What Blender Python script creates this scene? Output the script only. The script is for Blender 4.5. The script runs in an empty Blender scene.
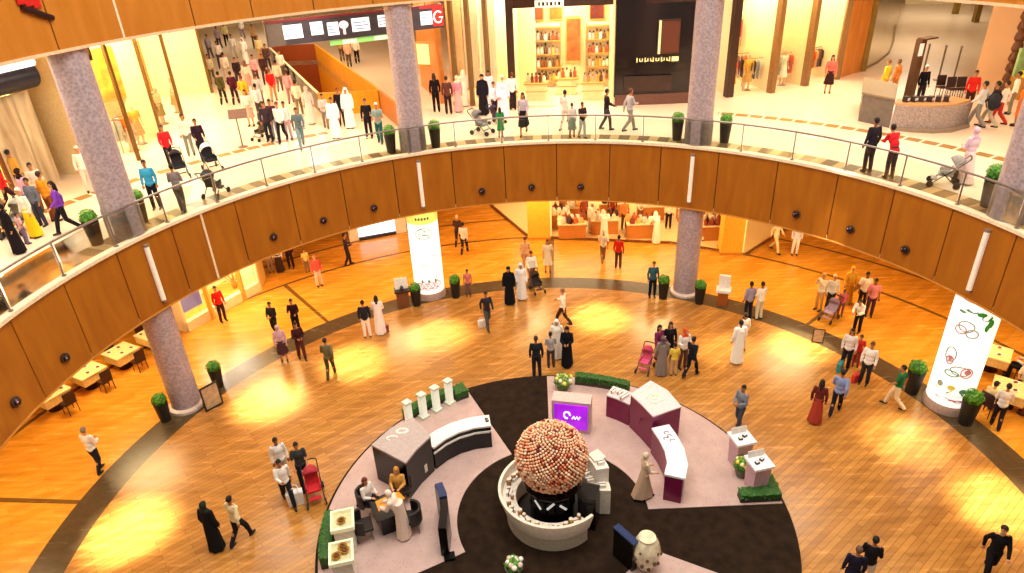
import bpy, math, random
from mathutils import Vector, Matrix
PI = math.pi
R = math.radians
SC = bpy.context.scene
COL = SC.collection
rnd = random.Random(7)

# ---------------------------------------------------------------- camera (solved from the photograph)
CAM = Vector((-0.8354, -13.8882, 15.097))
PITCH, ROLL, FOC = 0.501705, 0.04973, 682.372
_f = Vector((0, math.cos(PITCH), -math.sin(PITCH)))
_r0 = Vector((1, 0, 0))
_d0 = _f.cross(_r0)
_d0 = Vector((0, -math.sin(PITCH), -math.cos(PITCH)))
RV = math.cos(ROLL) * _r0 + math.sin(ROLL) * _d0
DV = -math.sin(ROLL) * _r0 + math.cos(ROLL) * _d0
cam_data = bpy.data.cameras.new('camera')
cam_data.sensor_width = 36.0
cam_data.lens = FOC / 1024 * 36.0
cam_data.clip_end = 300
cam = bpy.data.objects.new('camera', cam_data)
COL.objects.link(cam)
M = Matrix.Identity(4)
for i in range(3):
    M[i][0] = RV[i]; M[i][1] = -DV[i]; M[i][2] = -_f[i]; M[i][3] = CAM[i]
cam.matrix_world = M
SC.camera = cam

def at(u, v, z):
    """the point at height z that the photograph shows at (u, v)"""
    d = RV * ((u - 512) / FOC) + DV * ((v - 286.5) / FOC) + _f
    t = (z - CAM.z) / d.z
    return CAM + d * t

def pol(r, deg, z=0.0):
    return Vector((r * math.cos(R(deg)), r * math.sin(R(deg)), z))

# ---------------------------------------------------------------- materials
def lin(h):
    if isinstance(h, (tuple, list)):
        return tuple(h)[:3]
    h = h.lstrip('#')
    out = []
    for i in (0, 2, 4):
        c = int(h[i:i + 2], 16) / 255
        out.append(c / 12.92 if c <= 0.04045 else ((c + 0.055) / 1.055) ** 2.4)
    return tuple(out)

_mats = {}
def pm(name, col, rough=0.6, metal=0.0, emit=0.0, noise=0.12, scale=14.0, spec=0.4):
    """procedural principled material: base colour broken up by a little noise"""
    key = (name, str(col), rough, metal, emit)
    if key in _mats:
        return _mats[key]
    m = bpy.data.materials.new(name)
    m.use_nodes = True
    nt = m.node_tree
    b = nt.nodes['Principled BSDF']
    c = lin(col)
    b.inputs['Roughness'].default_value = rough
    b.inputs['Metallic'].default_value = metal
    b.inputs['Specular IOR Level'].default_value = spec
    tc = nt.nodes.new('ShaderNodeTexCoord')
    nz = nt.nodes.new('ShaderNodeTexNoise')
    nz.inputs['Scale'].default_value = scale
    nz.inputs['Detail'].default_value = 3
    nt.links.new(tc.outputs['Object'], nz.inputs['Vector'])
    rp = nt.nodes.new('ShaderNodeValToRGB')
    rp.color_ramp.elements[0].position = 0.3
    rp.color_ramp.elements[1].position = 0.7
    lo = tuple(max(0, x * (1 - noise)) for x in c) + (1,)
    hi = tuple(min(1, x * (1 + noise)) for x in c) + (1,)
    rp.color_ramp.elements[0].color = lo
    rp.color_ramp.elements[1].color = hi
    nt.links.new(nz.outputs['Fac'], rp.inputs['Fac'])
    nt.links.new(rp.outputs['Color'], b.inputs['Base Color'])
    if emit > 0:
        nt.links.new(rp.outputs['Color'], b.inputs['Emission Color'])
        b.inputs['Emission Strength'].default_value = emit
    _mats[key] = m
    return m

def cloth(col):
    return pm('cloth', col, 0.85, noise=0.1, scale=40, spec=0.15)

# ---------------------------------------------------------------- mesh builder
class MB:
    def __init__(self):
        self.v = []; self.f = []; self.m = []
    def add(self, vs, fs, mi=0):
        o = len(self.v)
        self.v += [tuple(x) for x in vs]
        for f in fs:
            self.f.append([i + o for i in f]); self.m.append(mi)
        return self
    def box(self, c, s, rz=0.0, mi=0, taper=1.0, tilt=0.0):
        cx, cy, cz = c; sx, sy, sz = (x / 2 for x in s)
        vs = []
        ca, sa = math.cos(rz), math.sin(rz)
        ct, st = math.cos(tilt), math.sin(tilt)
        for z in (-1, 1):
            k = taper if z < 0 else 1.0
            for x, y in ((-1, -1), (1, -1), (1, 1), (-1, 1)):
                X, Y, Z = x * sx * k, y * sy * k, z * sz
                Y, Z = Y * ct - Z * st, Y * st + Z * ct
                vs.append((cx + X * ca - Y * sa, cy + X * sa + Y * ca, cz + Z))
        return self.add(vs, [(3, 2, 1, 0), (4, 5, 6, 7), (0, 1, 5, 4), (1, 2, 6, 5), (2, 3, 7, 6), (3, 0, 4, 7)], mi)
    def tube(self, p0, p1, r0, r1=None, n=10, mi=0):
        r1 = r0 if r1 is None else r1
        p0, p1 = Vector(p0), Vector(p1)
        d = (p1 - p0).normalized()
        a = d.orthogonal().normalized(); b = d.cross(a)
        vs = []
        for p, r in ((p0, r0), (p1, r1)):
            for i in range(n):
                t = 2 * PI * i / n
                vs.append(p + a * (r * math.cos(t)) + b * (r * math.sin(t)))
        fs = [(i, (i + 1) % n, n + (i + 1) % n, n + i) for i in range(n)]
        fs += [tuple(range(n - 1, -1, -1)), tuple(range(n, 2 * n))]
        return self.add(vs, fs, mi)
    def path(self, pts, r, n=8, mi=0, closed=False):
        pts = [Vector(p) for p in pts]
        vs, fs = [], []
        k = len(pts)
        up = Vector((0, 0, 1))
        for i, p in enumerate(pts):
            if closed:
                d = pts[(i + 1) % k] - pts[i - 1]
            else:
                d = pts[min(i + 1, k - 1)] - pts[max(i - 1, 0)]
            d.normalize()
            a = d.cross(up)
            if a.length < 0.05:
                a = d.cross(Vector((1, 0, 0)))
            a.normalize(); b = d.cross(a)
            for j in range(n):
                t = 2 * PI * j / n
                vs.append(p + a * (r * math.cos(t)) + b * (r * math.sin(t)))
        for i in range(k if closed else k - 1):
            q = (i + 1) % k
            for j in range(n):
                fs.append((i * n + j, i * n + (j + 1) % n, q * n + (j + 1) % n, q * n + j))
        if not closed:
            fs += [tuple(range(n - 1, -1, -1)), tuple(range((k - 1) * n, k * n))]
        return self.add(vs, fs, mi)
    def cap(self, p0, p1, r0, r1, n=12, mi=0):
        """capsule with two radii, closed"""
        p0, p1 = Vector(p0), Vector(p1)
        d = p1 - p0
        if d.length < 1e-5:
            return self.ell(p0, (r0, r0, r0))
        d.normalize()
        a = d.orthogonal().normalized(); b = d.cross(a)
        rings = []
        for k in range(1, 5):
            t = -PI / 2 + k * PI / 8
            rings.append((p0 + d * (r0 * math.sin(t)), r0 * math.cos(t)))
        for k in range(0, 4):
            t = k * PI / 8
            rings.append((p1 + d * (r1 * math.sin(t)), r1 * math.cos(t)))
        vs = [p0 - d * r0]
        for c, r in rings:
            for i in range(n):
                t = 2 * PI * i / n
                vs.append(c + a * (r * math.cos(t)) + b * (r * math.sin(t)))
        vs.append(p1 + d * r1)
        fs = []
        for i in range(n):
            fs.append((0, 1 + (i + 1) % n, 1 + i))
        m = len(rings)
        for k in range(m - 1):
            for i in range(n):
                j = (i + 1) % n
                fs.append((1 + k * n + i, 1 + k * n + j, 1 + (k + 1) * n + j, 1 + (k + 1) * n + i))
        e = len(vs) - 1
        for i in range(n):
            fs.append((e, 1 + (m - 1) * n + i, 1 + (m - 1) * n + (i + 1) % n))
        return self.add(vs, fs, mi)
    def ell(self, c, r, nu=16, nv=10, mi=0, fn=None):
        if not isinstance(r, (tuple, list)):
            r = (r, r, r)
        c = Vector(c)
        vs = [c + Vector((0, 0, -r[2]))]
        for k in range(1, nv):
            t = -PI / 2 + PI * k / nv
            for i in range(nu):
                s = 2 * PI * i / nu
                vs.append(c + Vector((r[0] * math.cos(t) * math.cos(s), r[1] * math.cos(t) * math.sin(s), r[2] * math.sin(t))))
        vs.append(c + Vector((0, 0, r[2])))
        if fn:
            vs = [fn(p) for p in vs]
        fs = [(0, 1 + (i + 1) % nu, 1 + i) for i in range(nu)]
        for k in range(nv - 2):
            for i in range(nu):
                j = (i + 1) % nu
                fs.append((1 + k * nu + i, 1 + k * nu + j, 1 + (k + 1) * nu + j, 1 + (k + 1) * nu + i))
        e = len(vs) - 1
        b = 1 + (nv - 2) * nu
        fs += [(e, b + i, b + (i + 1) % nu) for i in range(nu)]
        return self.add(vs, fs, mi)
    def prism(self, poly, z0, z1, mi=0, mtop=None):
        n = len(poly)
        area = sum(poly[i][0] * poly[(i + 1) % n][1] - poly[(i + 1) % n][0] * poly[i][1] for i in range(n))
        if area < 0:
            poly = list(reversed(poly))
        vs = [(p[0], p[1], z0) for p in poly] + [(p[0], p[1], z1) for p in poly]
        self.add(vs, [tuple(range(n - 1, -1, -1))] + [(i, (i + 1) % n, n + (i + 1) % n, n + i) for i in range(n)], mi)
        o = len(self.v) - n
        self.f.append(list(range(o, o + n))); self.m.append(mi if mtop is None else mtop)
        return self
    def arc(self, r0, r1, a0, a1, z0, z1, n=24, mi=0, mtop=None, c=(0, 0)):
        """solid curved block between two radii and two angles (degrees)"""
        vs = []
        for i in range(n + 1):
            a = R(a0 + (a1 - a0) * i / n)
            for r, z in ((r0, z0), (r1, z0), (r1, z1), (r0, z1)):
                vs.append((c[0] + r * math.cos(a), c[1] + r * math.sin(a), z))
        mt = mi if mtop is None else mtop
        full = abs(a1 - a0) >= 359.9
        for i in range(n):
            o = len(self.v)
        o = len(self.v)
        self.v += vs
        for i in range(n):
            p, q = o + i * 4, o + (i + 1) * 4
            for k in range(4):
                j = (k + 1) % 4
                self.f.append([p + k, p + j, q + j, q + k]); self.m.append(mt if k == 2 else mi)
        if not full:
            self.f.append([o, o + 3, o + 2, o + 1]); self.m.append(mi)
            e = o + n * 4
            self.f.append([e, e + 1, e + 2, e + 3]); self.m.append(mi)
        return self
    def lathe(self, prof, n=24, c=(0, 0, 0), mi=0):
        vs, fs = [], []
        for r, z in prof:
            for i in range(n):
                t = 2 * PI * i / n
                vs.append((c[0] + r * math.cos(t), c[1] + r * math.sin(t), c[2] + z))
        for k in range(len(prof) - 1):
            for i in range(n):
                j = (i + 1) % n
                fs.append((k * n + i, k * n + j, (k + 1) * n + j, (k + 1) * n + i))
        fs += [tuple(range(n - 1, -1, -1)), tuple(range((len(prof) - 1) * n, len(prof) * n))]
        return self.add(vs, fs, mi)
    def sweep(self, pts, depth, z0, z1, mi=0, mtop=None):
        """wall that follows a polyline; depth goes to the left of the walking direction"""
        pts = [Vector((p[0], p[1])) for p in pts]
        out = []
        for i, p in enumerate(pts):
            d = pts[min(i + 1, len(pts) - 1)] - pts[max(i - 1, 0)]
            d.normalize()
            out.append(p + Vector((-d.y, d.x)) * depth)
        n = len(pts)
        o = len(self.v)
        for a, b in zip(pts, out):
            self.v += [(a.x, a.y, z0), (b.x, b.y, z0), (b.x, b.y, z1), (a.x, a.y, z1)]
        for i in range(n - 1):
            p, q = o + i * 4, o + (i + 1) * 4
            for k in range(4):
                j = (k + 1) % 4
                self.f.append([p + k, p + j, q + j, q + k]); self.m.append((mi if mtop is None else mtop) if k == 2 else mi)
        self.f.append([o, o + 3, o + 2, o + 1]); self.m.append(mi)
        e = o + (n - 1) * 4
        self.f.append([e, e + 1, e + 2, e + 3]); self.m.append(mi)
        return self
    def mesh(self, name):
        me = bpy.data.meshes.new(name)
        me.from_pydata(self.v, [], self.f)
        me.polygons.foreach_set('material_index', self.m)
        me.update()
        return me
    def build(self, name, mats, parent=None, smooth=35, bevel=0.0, loc=None):
        me = self.mesh(name)
        if not isinstance(mats, (list, tuple)):
            mats = [mats]
        for m in mats:
            me.materials.append(m)
        if smooth:
            me.polygons.foreach_set('use_smooth', [True] * len(me.polygons))
            me.set_sharp_from_angle(angle=R(smooth))
        o = bpy.data.objects.new(name, me)
        COL.objects.link(o)
        if parent is not None:
            o.parent = parent
        if loc is not None:
            o.location = loc
        if bevel:
            b = o.modifiers.new('bevel', 'BEVEL'); b.width = bevel; b.segments = 2; b.limit_method = 'ANGLE'
        return o

def tag(o, label, cat, group=None, kind=None):
    o['label'] = label; o['category'] = cat
    if group: o['group'] = group
    if kind: o['kind'] = kind
    return o

def thing(name, label, cat, loc=(0, 0, 0), rz=0.0, group=None):
    o = bpy.data.objects.new(name, None)
    o.empty_display_size = 0.2
    COL.objects.link(o)
    o.location = loc; o.rotation_euler = (0, 0, rz)
    return tag(o, label, cat, group)

def struct(o):
    o['kind'] = 'structure'
    return o

def dup(root, loc, rz, label=None, group=None, scale=None):
    r = root.copy(); COL.objects.link(r)
    r.location = loc; r.rotation_euler = (0, 0, rz)
    if scale: r.scale = (scale, scale, scale)
    if label: r['label'] = label
    if group: r['group'] = group
    def kids(src, dst):
        for ch in list(src.children):
            c = ch.copy(); COL.objects.link(c); c.parent = dst
            kids(ch, c)
    kids(root, r)
    return r

_first = {}
def place(key, maker, loc, rz, label, group=None, scale=None):
    """first call builds the thing, later calls copy it with its parts"""
    if key not in _first:
        o = maker(); _first[key] = o
        o.location = loc; o.rotation_euler = (0, 0, rz); o['label'] = label
        if group: o['group'] = group
        if scale: o.scale = (scale,) * 3
        return o
    return dup(_first[key], loc, rz, label, group, scale)

def area(loc, size, power, col=(1, 0.85, 0.65), rot=(0, 0, 0), shape='SQUARE', size_y=None):
    l = bpy.data.lights.new('lamp', 'AREA')
    l.shape = shape; l.size = size
    if size_y:
        l.shape = 'RECTANGLE'; l.size_y = size_y
    l.energy = power; l.color = col
    o = bpy.data.objects.new('ceiling_light', l)
    o.location = loc; o.rotation_euler = rot
    COL.objects.link(o)
    return o

def spot(loc, target, power, deg, col=(1, 0.82, 0.55), blend=0.8, size=0.25):
    l = bpy.data.lights.new('spot', 'SPOT')
    l.energy = power; l.color = col; l.spot_size = R(deg); l.spot_blend = blend
    l.shadow_soft_size = size
    o = bpy.data.objects.new('ceiling_spot', l)
    o.location = loc
    d = Vector(target) - Vector(loc)
    o.rotation_euler = d.to_track_quat('-Z', 'Y').to_euler()
    COL.objects.link(o)
    return o
# ---------------------------------------------------------------- people
def V(x, y, z): return Vector((x, y, z))

def pose_joints(name):
    J = dict(pel=V(0, 0, .93), wst=V(0, 0, 1.08), chs=V(0, .005, 1.27), nek=V(0, 0, 1.45), hed=V(0, .02, 1.625))
    J.update(shL=V(-.175, 0, 1.405), shR=V(.175, 0, 1.405), elL=V(-.235, -.02, 1.13), elR=V(.235, -.02, 1.13),
             wrL=V(-.235, .06, .89), wrR=V(.235, .06, .89))
    J.update(hpL=V(-.09, 0, .9), hpR=V(.09, 0, .9), knL=V(-.1, .02, .49), knR=V(.105, .02, .49),
             anL=V(-.11, -.02, .085), anR=V(.12, -.02, .085))
    if name == 'walk':
        J.update(knR=V(.09, .2, .53), anR=V(.09, .3, .1), knL=V(-.09, -.03, .5), anL=V(-.09, -.34, .17),
                 elR=V(.23, -.15, 1.15), wrR=V(.22, -.14, .9), elL=V(-.23, .09, 1.14), wrL=V(-.2, .28, .98))
    elif name == 'stride':
        J.update(knL=V(-.09, .2, .53), anL=V(-.09, .3, .1), knR=V(.09, -.03, .5), anR=V(.09, -.34, .17),
                 elL=V(-.22, -.13, 1.15), wrL=V(-.22, -.16, .9), elR=V(.2, .1, 1.17), wrR=V(.1, .3, 1.14))
    elif name == 'push':
        J.update(elL=V(-.22, .06, 1.14), elR=V(.22, .06, 1.14), wrL=V(-.2, .33, 1.03), wrR=V(.2, .33, 1.03),
                 knR=V(.09, .14, .52), anR=V(.09, .18, .085), knL=V(-.09, 0, .5), anL=V(-.09, -.24, .12))
    elif name == 'phone':
        J.update(elR=V(.21, .05, 1.14), wrR=V(.07, .29, 1.25), hed=V(0, .045, 1.615))
    elif name == 'talk':
        J.update(elR=V(.24, .05, 1.14), wrR=V(.2, .3, 1.2), elL=V(-.23, .03, 1.13), wrL=V(-.12, .25, 1.08))
    elif name == 'carry':
        J.update(elR=V(.22, .05, 1.13), elL=V(-.22, .05, 1.13), wrR=V(.09, .28, 1.1), wrL=V(-.09, .28, 1.12),
                 knL=V(-.09, .1, .52), anL=V(-.09, .12, .085), anR=V(.1, -.18, .1), knR=V(.1, 0, .5))
    elif name == 'lean':
        J.update(wst=V(0, .05, 1.08), chs=V(0, .14, 1.24), nek=V(0, .22, 1.4), hed=V(0, .29, 1.55), shL=V(-.175, .2, 1.36),
                 shR=V(.175, .2, 1.36), elL=V(-.2, .3, 1.14), elR=V(.2, .3, 1.14), wrL=V(-.12, .52, 1.1), wrR=V(.12, .52, 1.1))
    elif name == 'photo':
        J.update(elR=V(.2, .17, 1.25), elL=V(-.2, .17, 1.25), wrR=V(.06, .33, 1.46), wrL=V(-.06, .33, 1.46))
    elif name == 'sit':
        for k in ('pel', 'wst', 'chs', 'nek', 'hed', 'shL', 'shR', 'hpL', 'hpR', 'elL', 'elR'):
            J[k] = J[k] + V(0, 0, -.38)
        J.update(knL=V(-.11, .42, .53), knR=V(.11, .42, .53), anL=V(-.11, .42, .085), anR=V(.12, .46, .085),
                 elL=V(-.22, .08, .78), elR=V(.22, .08, .78), wrL=V(-.12, .3, .8), wrR=V(.12, .3, .8))
    return J

def remesh(mb, vox, smooth=3):
    me = mb.mesh('tmp')
    o = bpy.data.objects.new('tmp', me); COL.objects.link(o)
    m = o.modifiers.new('r', 'REMESH'); m.mode = 'VOXEL'; m.voxel_size = vox; m.use_smooth_shade = True
    s = o.modifiers.new('s', 'SMOOTH'); s.iterations = smooth; s.factor = 0.5
    dg = bpy.context.evaluated_depsgraph_get()
    out = bpy.data.meshes.new_from_object(o.evaluated_get(dg))
    bpy.data.objects.remove(o); bpy.data.meshes.remove(me)
    out.polygons.foreach_set('use_smooth', [True] * len(out.polygons))
    return out

def hand(mb, el, wr, side):
    d = (wr - el).normalized()
    s = d.cross(V(0, 1, 0) if abs(d.y) < .9 else V(0, 0, 1)).normalized()   # across the palm
    n = d.cross(s).normalized()
    pc = wr + d * .05
    mb.cap(wr, pc, .026, .03)
    mb.cap(pc + s * .018, pc - s * .018, .024, .024)
    for k, (off, ln) in enumerate(((-.03, .055), (-.01, .07), (.01, .066), (.03, .05))):
        b = pc + d * .02 + s * off
        m = b + d * ln * .55 + n * .004
        e = m + d * ln * .4 + n * .02 * side
        mb.cap(b, m, .011, .010, n=8); mb.cap(m, e, .010, .009, n=8)
    tb = pc - s * .025 - d * .02
    tm = tb - s * .03 + d * .025 + n * .012 * side
    mb.cap(tb, tm, .012, .011, n=8); mb.cap(tm, tm + d * .03, .011, .009, n=8)

def body_mesh(J):
    mb = MB()
    mb.ell(J['chs'], (.155, .1, .19)); mb.ell(J['wst'], (.13, .09, .16)); mb.ell(J['pel'], (.155, .105, .13))
    mb.cap(J['shL'], J['shR'], .058, .058)
    mb.cap(J['nek'] - V(0, 0, .03), J['hed'] - V(0, .015, .07), .056, .05)
    h = J['hed']
    mb.ell(h + V(0, -.005, .02), (.074, .094, .098)); mb.ell(h + V(0, .018, -.045), (.056, .066, .068))
    mb.cap(h + V(0, .088, .012), h + V(0, .104, -.018), .011, .016)          # nose
    mb.ell(h + V(0, .078, -.052), (.026, .012, .012)); mb.ell(h + V(0, .07, -.092), (.024, .02, .018))
    for s in (-1, 1):
        mb.ell(h + V(.075 * s, -.005, -.005), (.014, .024, .034))
    for s, k in ((-1, 'L'), (1, 'R')):
        mb.cap(J['sh' + k], J['el' + k], .05, .039); mb.cap(J['el' + k], J['wr' + k], .039, .027)
        hand(mb, J['el' + k], J['wr' + k], s)
        mb.cap(J['hp' + k], J['kn' + k], .082, .056); mb.cap(J['kn' + k], J['an' + k], .056, .038)
        mb.ell((J['kn' + k] * .6 + J['an' + k] * .4) - V(0, .018, 0), (.05, .054, .11))
        a = J['an' + k]
        mb.cap(a + V(0, -.03, -.045), a + V(0, .15, -.06), .036, .026)
    me = remesh(mb, .0105)
    idx = []
    for p in me.polygons:
        c = p.center - h
        mi = 0
        if c.y > .055:
            for s in (-1, 1):
                if abs(c.x - .03 * s) < .017 and abs(c.z - .018) < .0095: mi = 1
                if abs(c.x - .031 * s) < .022 and abs(c.z - .043) < .006: mi = 2
            if abs(c.x) < .026 and abs(c.z + .052) < .009: mi = 3
        idx.append(mi)
    me.polygons.foreach_set('material_index', idx)
    return me

def top_mesh(J, long_sleeve):
    mb = MB()
    mb.ell(J['chs'], (.178, .122, .2)); mb.ell(J['wst'], (.158, .116, .18)); mb.ell(J['pel'], (.178, .127, .12))
    mb.cap(J['shL'] - V(-.01, 0, .008), J['shR'] - V(.01, 0, .008), .066, .066)
    for k in 'LR':
        s, e, w = J['sh' + k], J['el' + k], J['wr' + k]
        if long_sleeve:
            mb.cap(s, e, .062, .054); mb.cap(e, e.lerp(w, .9), .055, .042)
        else:
            mb.cap(s, s.lerp(e, .75), .07, .06)
    return remesh(mb, .014)

def trouser_mesh(J, short=False):
    mb = MB()
    mb.ell(J['pel'] + V(0, 0, .01), (.168, .118, .125))
    for k in 'LR':
        h, n, a = J['hp' + k], J['kn' + k], J['an' + k]
        if short:
            mb.cap(h, n, .098, .08)
        else:
            mb.cap(h, n, .097, .078); mb.cap(n, a + V(0, 0, .01), .078, .064)
    return remesh(mb, .014)

def loft(mb, rings, n=22, fold=0.0):
    vs, fs = [], []
    for i, (c, rx, ry) in enumerate(rings):
        for k in range(n):
            t = 2 * PI * k / n
            w = 1 + fold * math.sin(t * 7 + i * .4) * i / len(rings)
            vs.append(c + V(rx * w * math.cos(t), ry * w * math.sin(t), 0))
    for i in range(len(rings) - 1):
        for k in range(n):
            q = (k + 1) % n
            fs.append((i * n + k, i * n + q, (i + 1) * n + q, (i + 1) * n + k))
    fs += [tuple(range(n - 1, -1, -1)), tuple(range((len(rings) - 1) * n, len(rings) * n))]
    # rings go top to bottom: flip so that normals point out
    mb.add(vs, [tuple(reversed(f)) for f in fs])

def skirt_mesh(J, bottom):
    p = J['pel']
    mb = MB()
    if J['knL'].z > J['hpL'].z - .15:          # seated
        mb.ell(p, (.18, .14, .13))
        for k in 'LR':
            mb.cap(J['hp' + k], J['kn' + k], .11, .1); mb.cap(J['kn' + k], J['kn' + k].lerp(J['an' + k], .6), .1, .1)
        mb.cap(J['knL'], J['knR'], .09, .09)
        return remesh(mb, .016)
    mid = (J['anL'] + J['anR']) * .5
    st = abs(J['anL'].y - J['anR'].y) / 2
    rings = []
    for k in range(9):
        t = k / 8
        z = 1.03 + (bottom - 1.03) * t
        c = V(0, p.y * (1 - t) + mid.y * t, z)
        rings.append((c, .15 + .1 * t, .115 + (.1 + st * .8) * t))
    loft(mb, rings, fold=.07)
    return remesh(mb, .014, 2)

def robe_mesh(J):
    mb = MB()
    mb.ell(J['chs'], (.185, .135, .21)); mb.cap(J['shL'], J['shR'], .075, .075)
    mb.ell(J['wst'], (.18, .14, .2))
    if J['knL'].z > J['hpL'].z - .15:
        mb.ell(J['pel'], (.19, .15, .13))
        for k in 'LR':
            mb.cap(J['hp' + k], J['kn' + k], .115, .105); mb.cap(J['kn' + k], J['an' + k] + V(0, 0, .05), .105, .11)
        mb.cap(J['knL'], J['knR'], .1, .1)
    else:
        mid = (J['anL'] + J['anR']) * .5
        st = abs(J['anL'].y - J['anR'].y) / 2
        rings = []
        for k in range(11):
            t = k / 10
            rings.append((V(0, mid.y * t, 1.3 + (.05 - 1.3) * t), .165 + .085 * t, .12 + (.1 + st * .85) * t))
        loft(mb, rings, fold=.08)
    for k in 'LR':
        s, e, w = J['sh' + k], J['el' + k], J['wr' + k]
        mb.cap(s, e, .075, .068); mb.cap(e, e.lerp(w, .92), .066, .062)
    return remesh(mb, .0145, 2)

def hair_mesh(J, style):
    h = J['hed']
    mb = MB()
    def pull(p):
        q = p - h
        if q.y > .02 and q.z < .055 + .0:      # open in front for the face
            q = q * .78
        elif q.z < -.03 and q.y > -.03:
            q = q * .8
        return h + q
    if style in ('short', 'long', 'bun'):
        mb.ell(h + V(0, -.012, .026), (.084, .103, .104), 24, 16, fn=pull)
        if style == 'long':
            mb.cap(h + V(0, -.07, -.02), h + V(0, -.1, -.2), .07, .05)
            for s in (-1, 1):
                mb.cap(h + V(.066 * s, -.03, .0), h + V(.075 * s, -.03, -.16), .03, .022)
        if style == 'bun':
            mb.ell(h + V(0, -.12, .06), (.045, .04, .045))
        return mb.mesh('hair')
    # scarf / headcloth
    mb.ell(h + V(0, -.014, .02), (.096, .114, .115), 24, 16, fn=pull)
    if style == 'scarf':
        mb.cap(h + V(0, -.02, -.1), J['nek'] + V(0, .0, .0), .078, .1)
        mb.cap(J['nek'] + V(-.07, 0, -.02), J['nek'] + V(.07, 0, -.02), .085, .085)
    else:                                       # loose headcloth falling on the shoulders
        mb.cap(h + V(0, -.06, 0), h + V(0, -.12, -.28), .09, .1)
        for s in (-1, 1):
            mb.cap(h + V(.085 * s, -.02, .01), h + V(.12 * s, .0, -.22), .03, .045)
    return mb.mesh('hair')

def shoe_mesh(J, k):
    a = J['an' + k]
    mb = MB()
    mb.cap(a + V(0, -.035, -.04), a + V(0, .06, -.045), .045, .042)
    mb.cap(a + V(0, .06, -.05), a + V(0, .16, -.055), .042, .032)
    def fl(p): return (p[0], p[1], max(p[2], a.z - .085))
    mb.v = [fl(p) for p in mb.v]
    return mb.mesh('shoe')

_pm = {}
def pmesh(kind, pose):
    key = (kind, pose)
    if key in _pm: return _pm[key]
    J = pose_joints(pose)
    if kind == 'body':
        me = body_mesh(J)
        for _ in range(4): me.materials.append(None)
    else:
        if kind == 'short': me = top_mesh(J, False)
        elif kind == 'long': me = top_mesh(J, True)
        elif kind == 'trousers': me = trouser_mesh(J)
        elif kind == 'shorts': me = trouser_mesh(J, True)
        elif kind == 'skirt': me = skirt_mesh(J, .42)
        elif kind == 'longskirt': me = skirt_mesh(J, .07)
        elif kind == 'robe': me = robe_mesh(J)
        elif kind.startswith('shoe'): me = shoe_mesh(J, kind[-1])
        elif kind.startswith('hair:'): me = hair_mesh(J, kind[5:])
        me.polygons.foreach_set('use_smooth', [True] * len(me.polygons))
        while len(me.materials) < 1: me.materials.append(None)
    me.name = kind.replace(':', '_')
    _pm[key] = me
    return me

SKIN = ['c98e63', 'b0764c', '8a5635', 'd9a67c', '6b3f26', 'e0b48c']
STY = dict(st=('short', 'trousers'), lt=('long', 'trousers'), sk=('long', 'skirt'), ls=('long', 'longskirt'),
           ss=('short', 'shorts'), dr=('short', 'skirt'), ro=('robe', None))
PART = dict(short='shirt', long='shirt', trousers='trousers', shorts='shorts', skirt='skirt', longskirt='skirt', robe='robe')

def piece(name, me, mats, parent):
    o = bpy.data.objects.new(name, me); COL.objects.link(o)
    if parent is not None: o.parent = parent
    for i, m in enumerate(mats):
        o.material_slots[i].link = 'OBJECT'; o.material_slots[i].material = m
    return o

def person(loc, face, label, sc=1.0, pose='stand', sty='lt', top='ffffff', bot='20222a', hair='short', hcol='17110d', skin=0, shoe='1a1512', group=None, wide=1.0):
    wide *= .93
    sk = pm('skin', SKIN[skin], .55, noise=.05)
    b = piece('person', pmesh('body', pose), [sk, pm('eyes', '1a1210', .3), pm('brows', hcol if 'f' not in hcol[:1] else '3a2a20', .8), pm('lips', '9c4a40', .5)], None)
    b.location = loc; b.rotation_euler = (0, 0, R(face - 90)); b.scale = (sc * wide, sc * wide, sc)
    tag(b, label, 'person', group)
    u, l = STY[sty]
    piece(PART[u], pmesh(u, pose), [cloth(top)], b)
    if l: piece(PART[l], pmesh(l, pose), [cloth(bot)], b)
    if hair != 'bald':
        if hair in ('scarf', 'cloth'): piece('headscarf' if hair == 'scarf' else 'headcloth', pmesh('hair:' + hair, pose), [cloth(hcol)], b)
        else: piece('hair', pmesh('hair:' + hair, pose), [pm('hair', hcol, .7, noise=.25, scale=60)], b)
    for k in 'LR':
        piece('shoe', pmesh('shoe' + k, pose), [pm('shoe_leather', shoe, .5)], b)
    return b
# ---------------------------------------------------------------- floors
def N(nt, t, **kw):
    n = nt.nodes.new(t)
    for k, v in kw.items(): setattr(n, k, v)
    return n

def math_node(nt, op, a, b=None, c=None):
    n = N(nt, 'ShaderNodeMath', operation=op)
    for i, x in enumerate((a, b, c)):
        if x is None: continue
        if isinstance(x, (int, float)): n.inputs[i].default_value = x
        else: nt.links.new(x, n.inputs[i])
    return n.outputs[0]

def mixc(nt, fac, a, b):
    n = N(nt, 'ShaderNodeMix', data_type='RGBA')
    if isinstance(fac, (int, float)): n.inputs[0].default_value = fac
    else: nt.links.new(fac, n.inputs[0])
    for sock, x in ((n.inputs[6], a), (n.inputs[7], b)):
        if isinstance(x, tuple): sock.default_value = x + (1,) if len(x) == 3 else x
        else: nt.links.new(x, sock)
    return n.outputs[2]

def polar(nt):
    g = N(nt, 'ShaderNodeNewGeometry')
    s = N(nt, 'ShaderNodeSeparateXYZ'); nt.links.new(g.outputs['Position'], s.inputs[0])
    x, y = s.outputs[0], s.outputs[1]
    r = math_node(nt, 'SQRT', math_node(nt, 'ADD', math_node(nt, 'MULTIPLY', x, x), math_node(nt, 'MULTIPLY', y, y)))
    a = math_node(nt, 'MULTIPLY', math_node(nt, 'ARCTAN2', y, x), 180 / PI)
    return g, x, y, r, a

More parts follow.
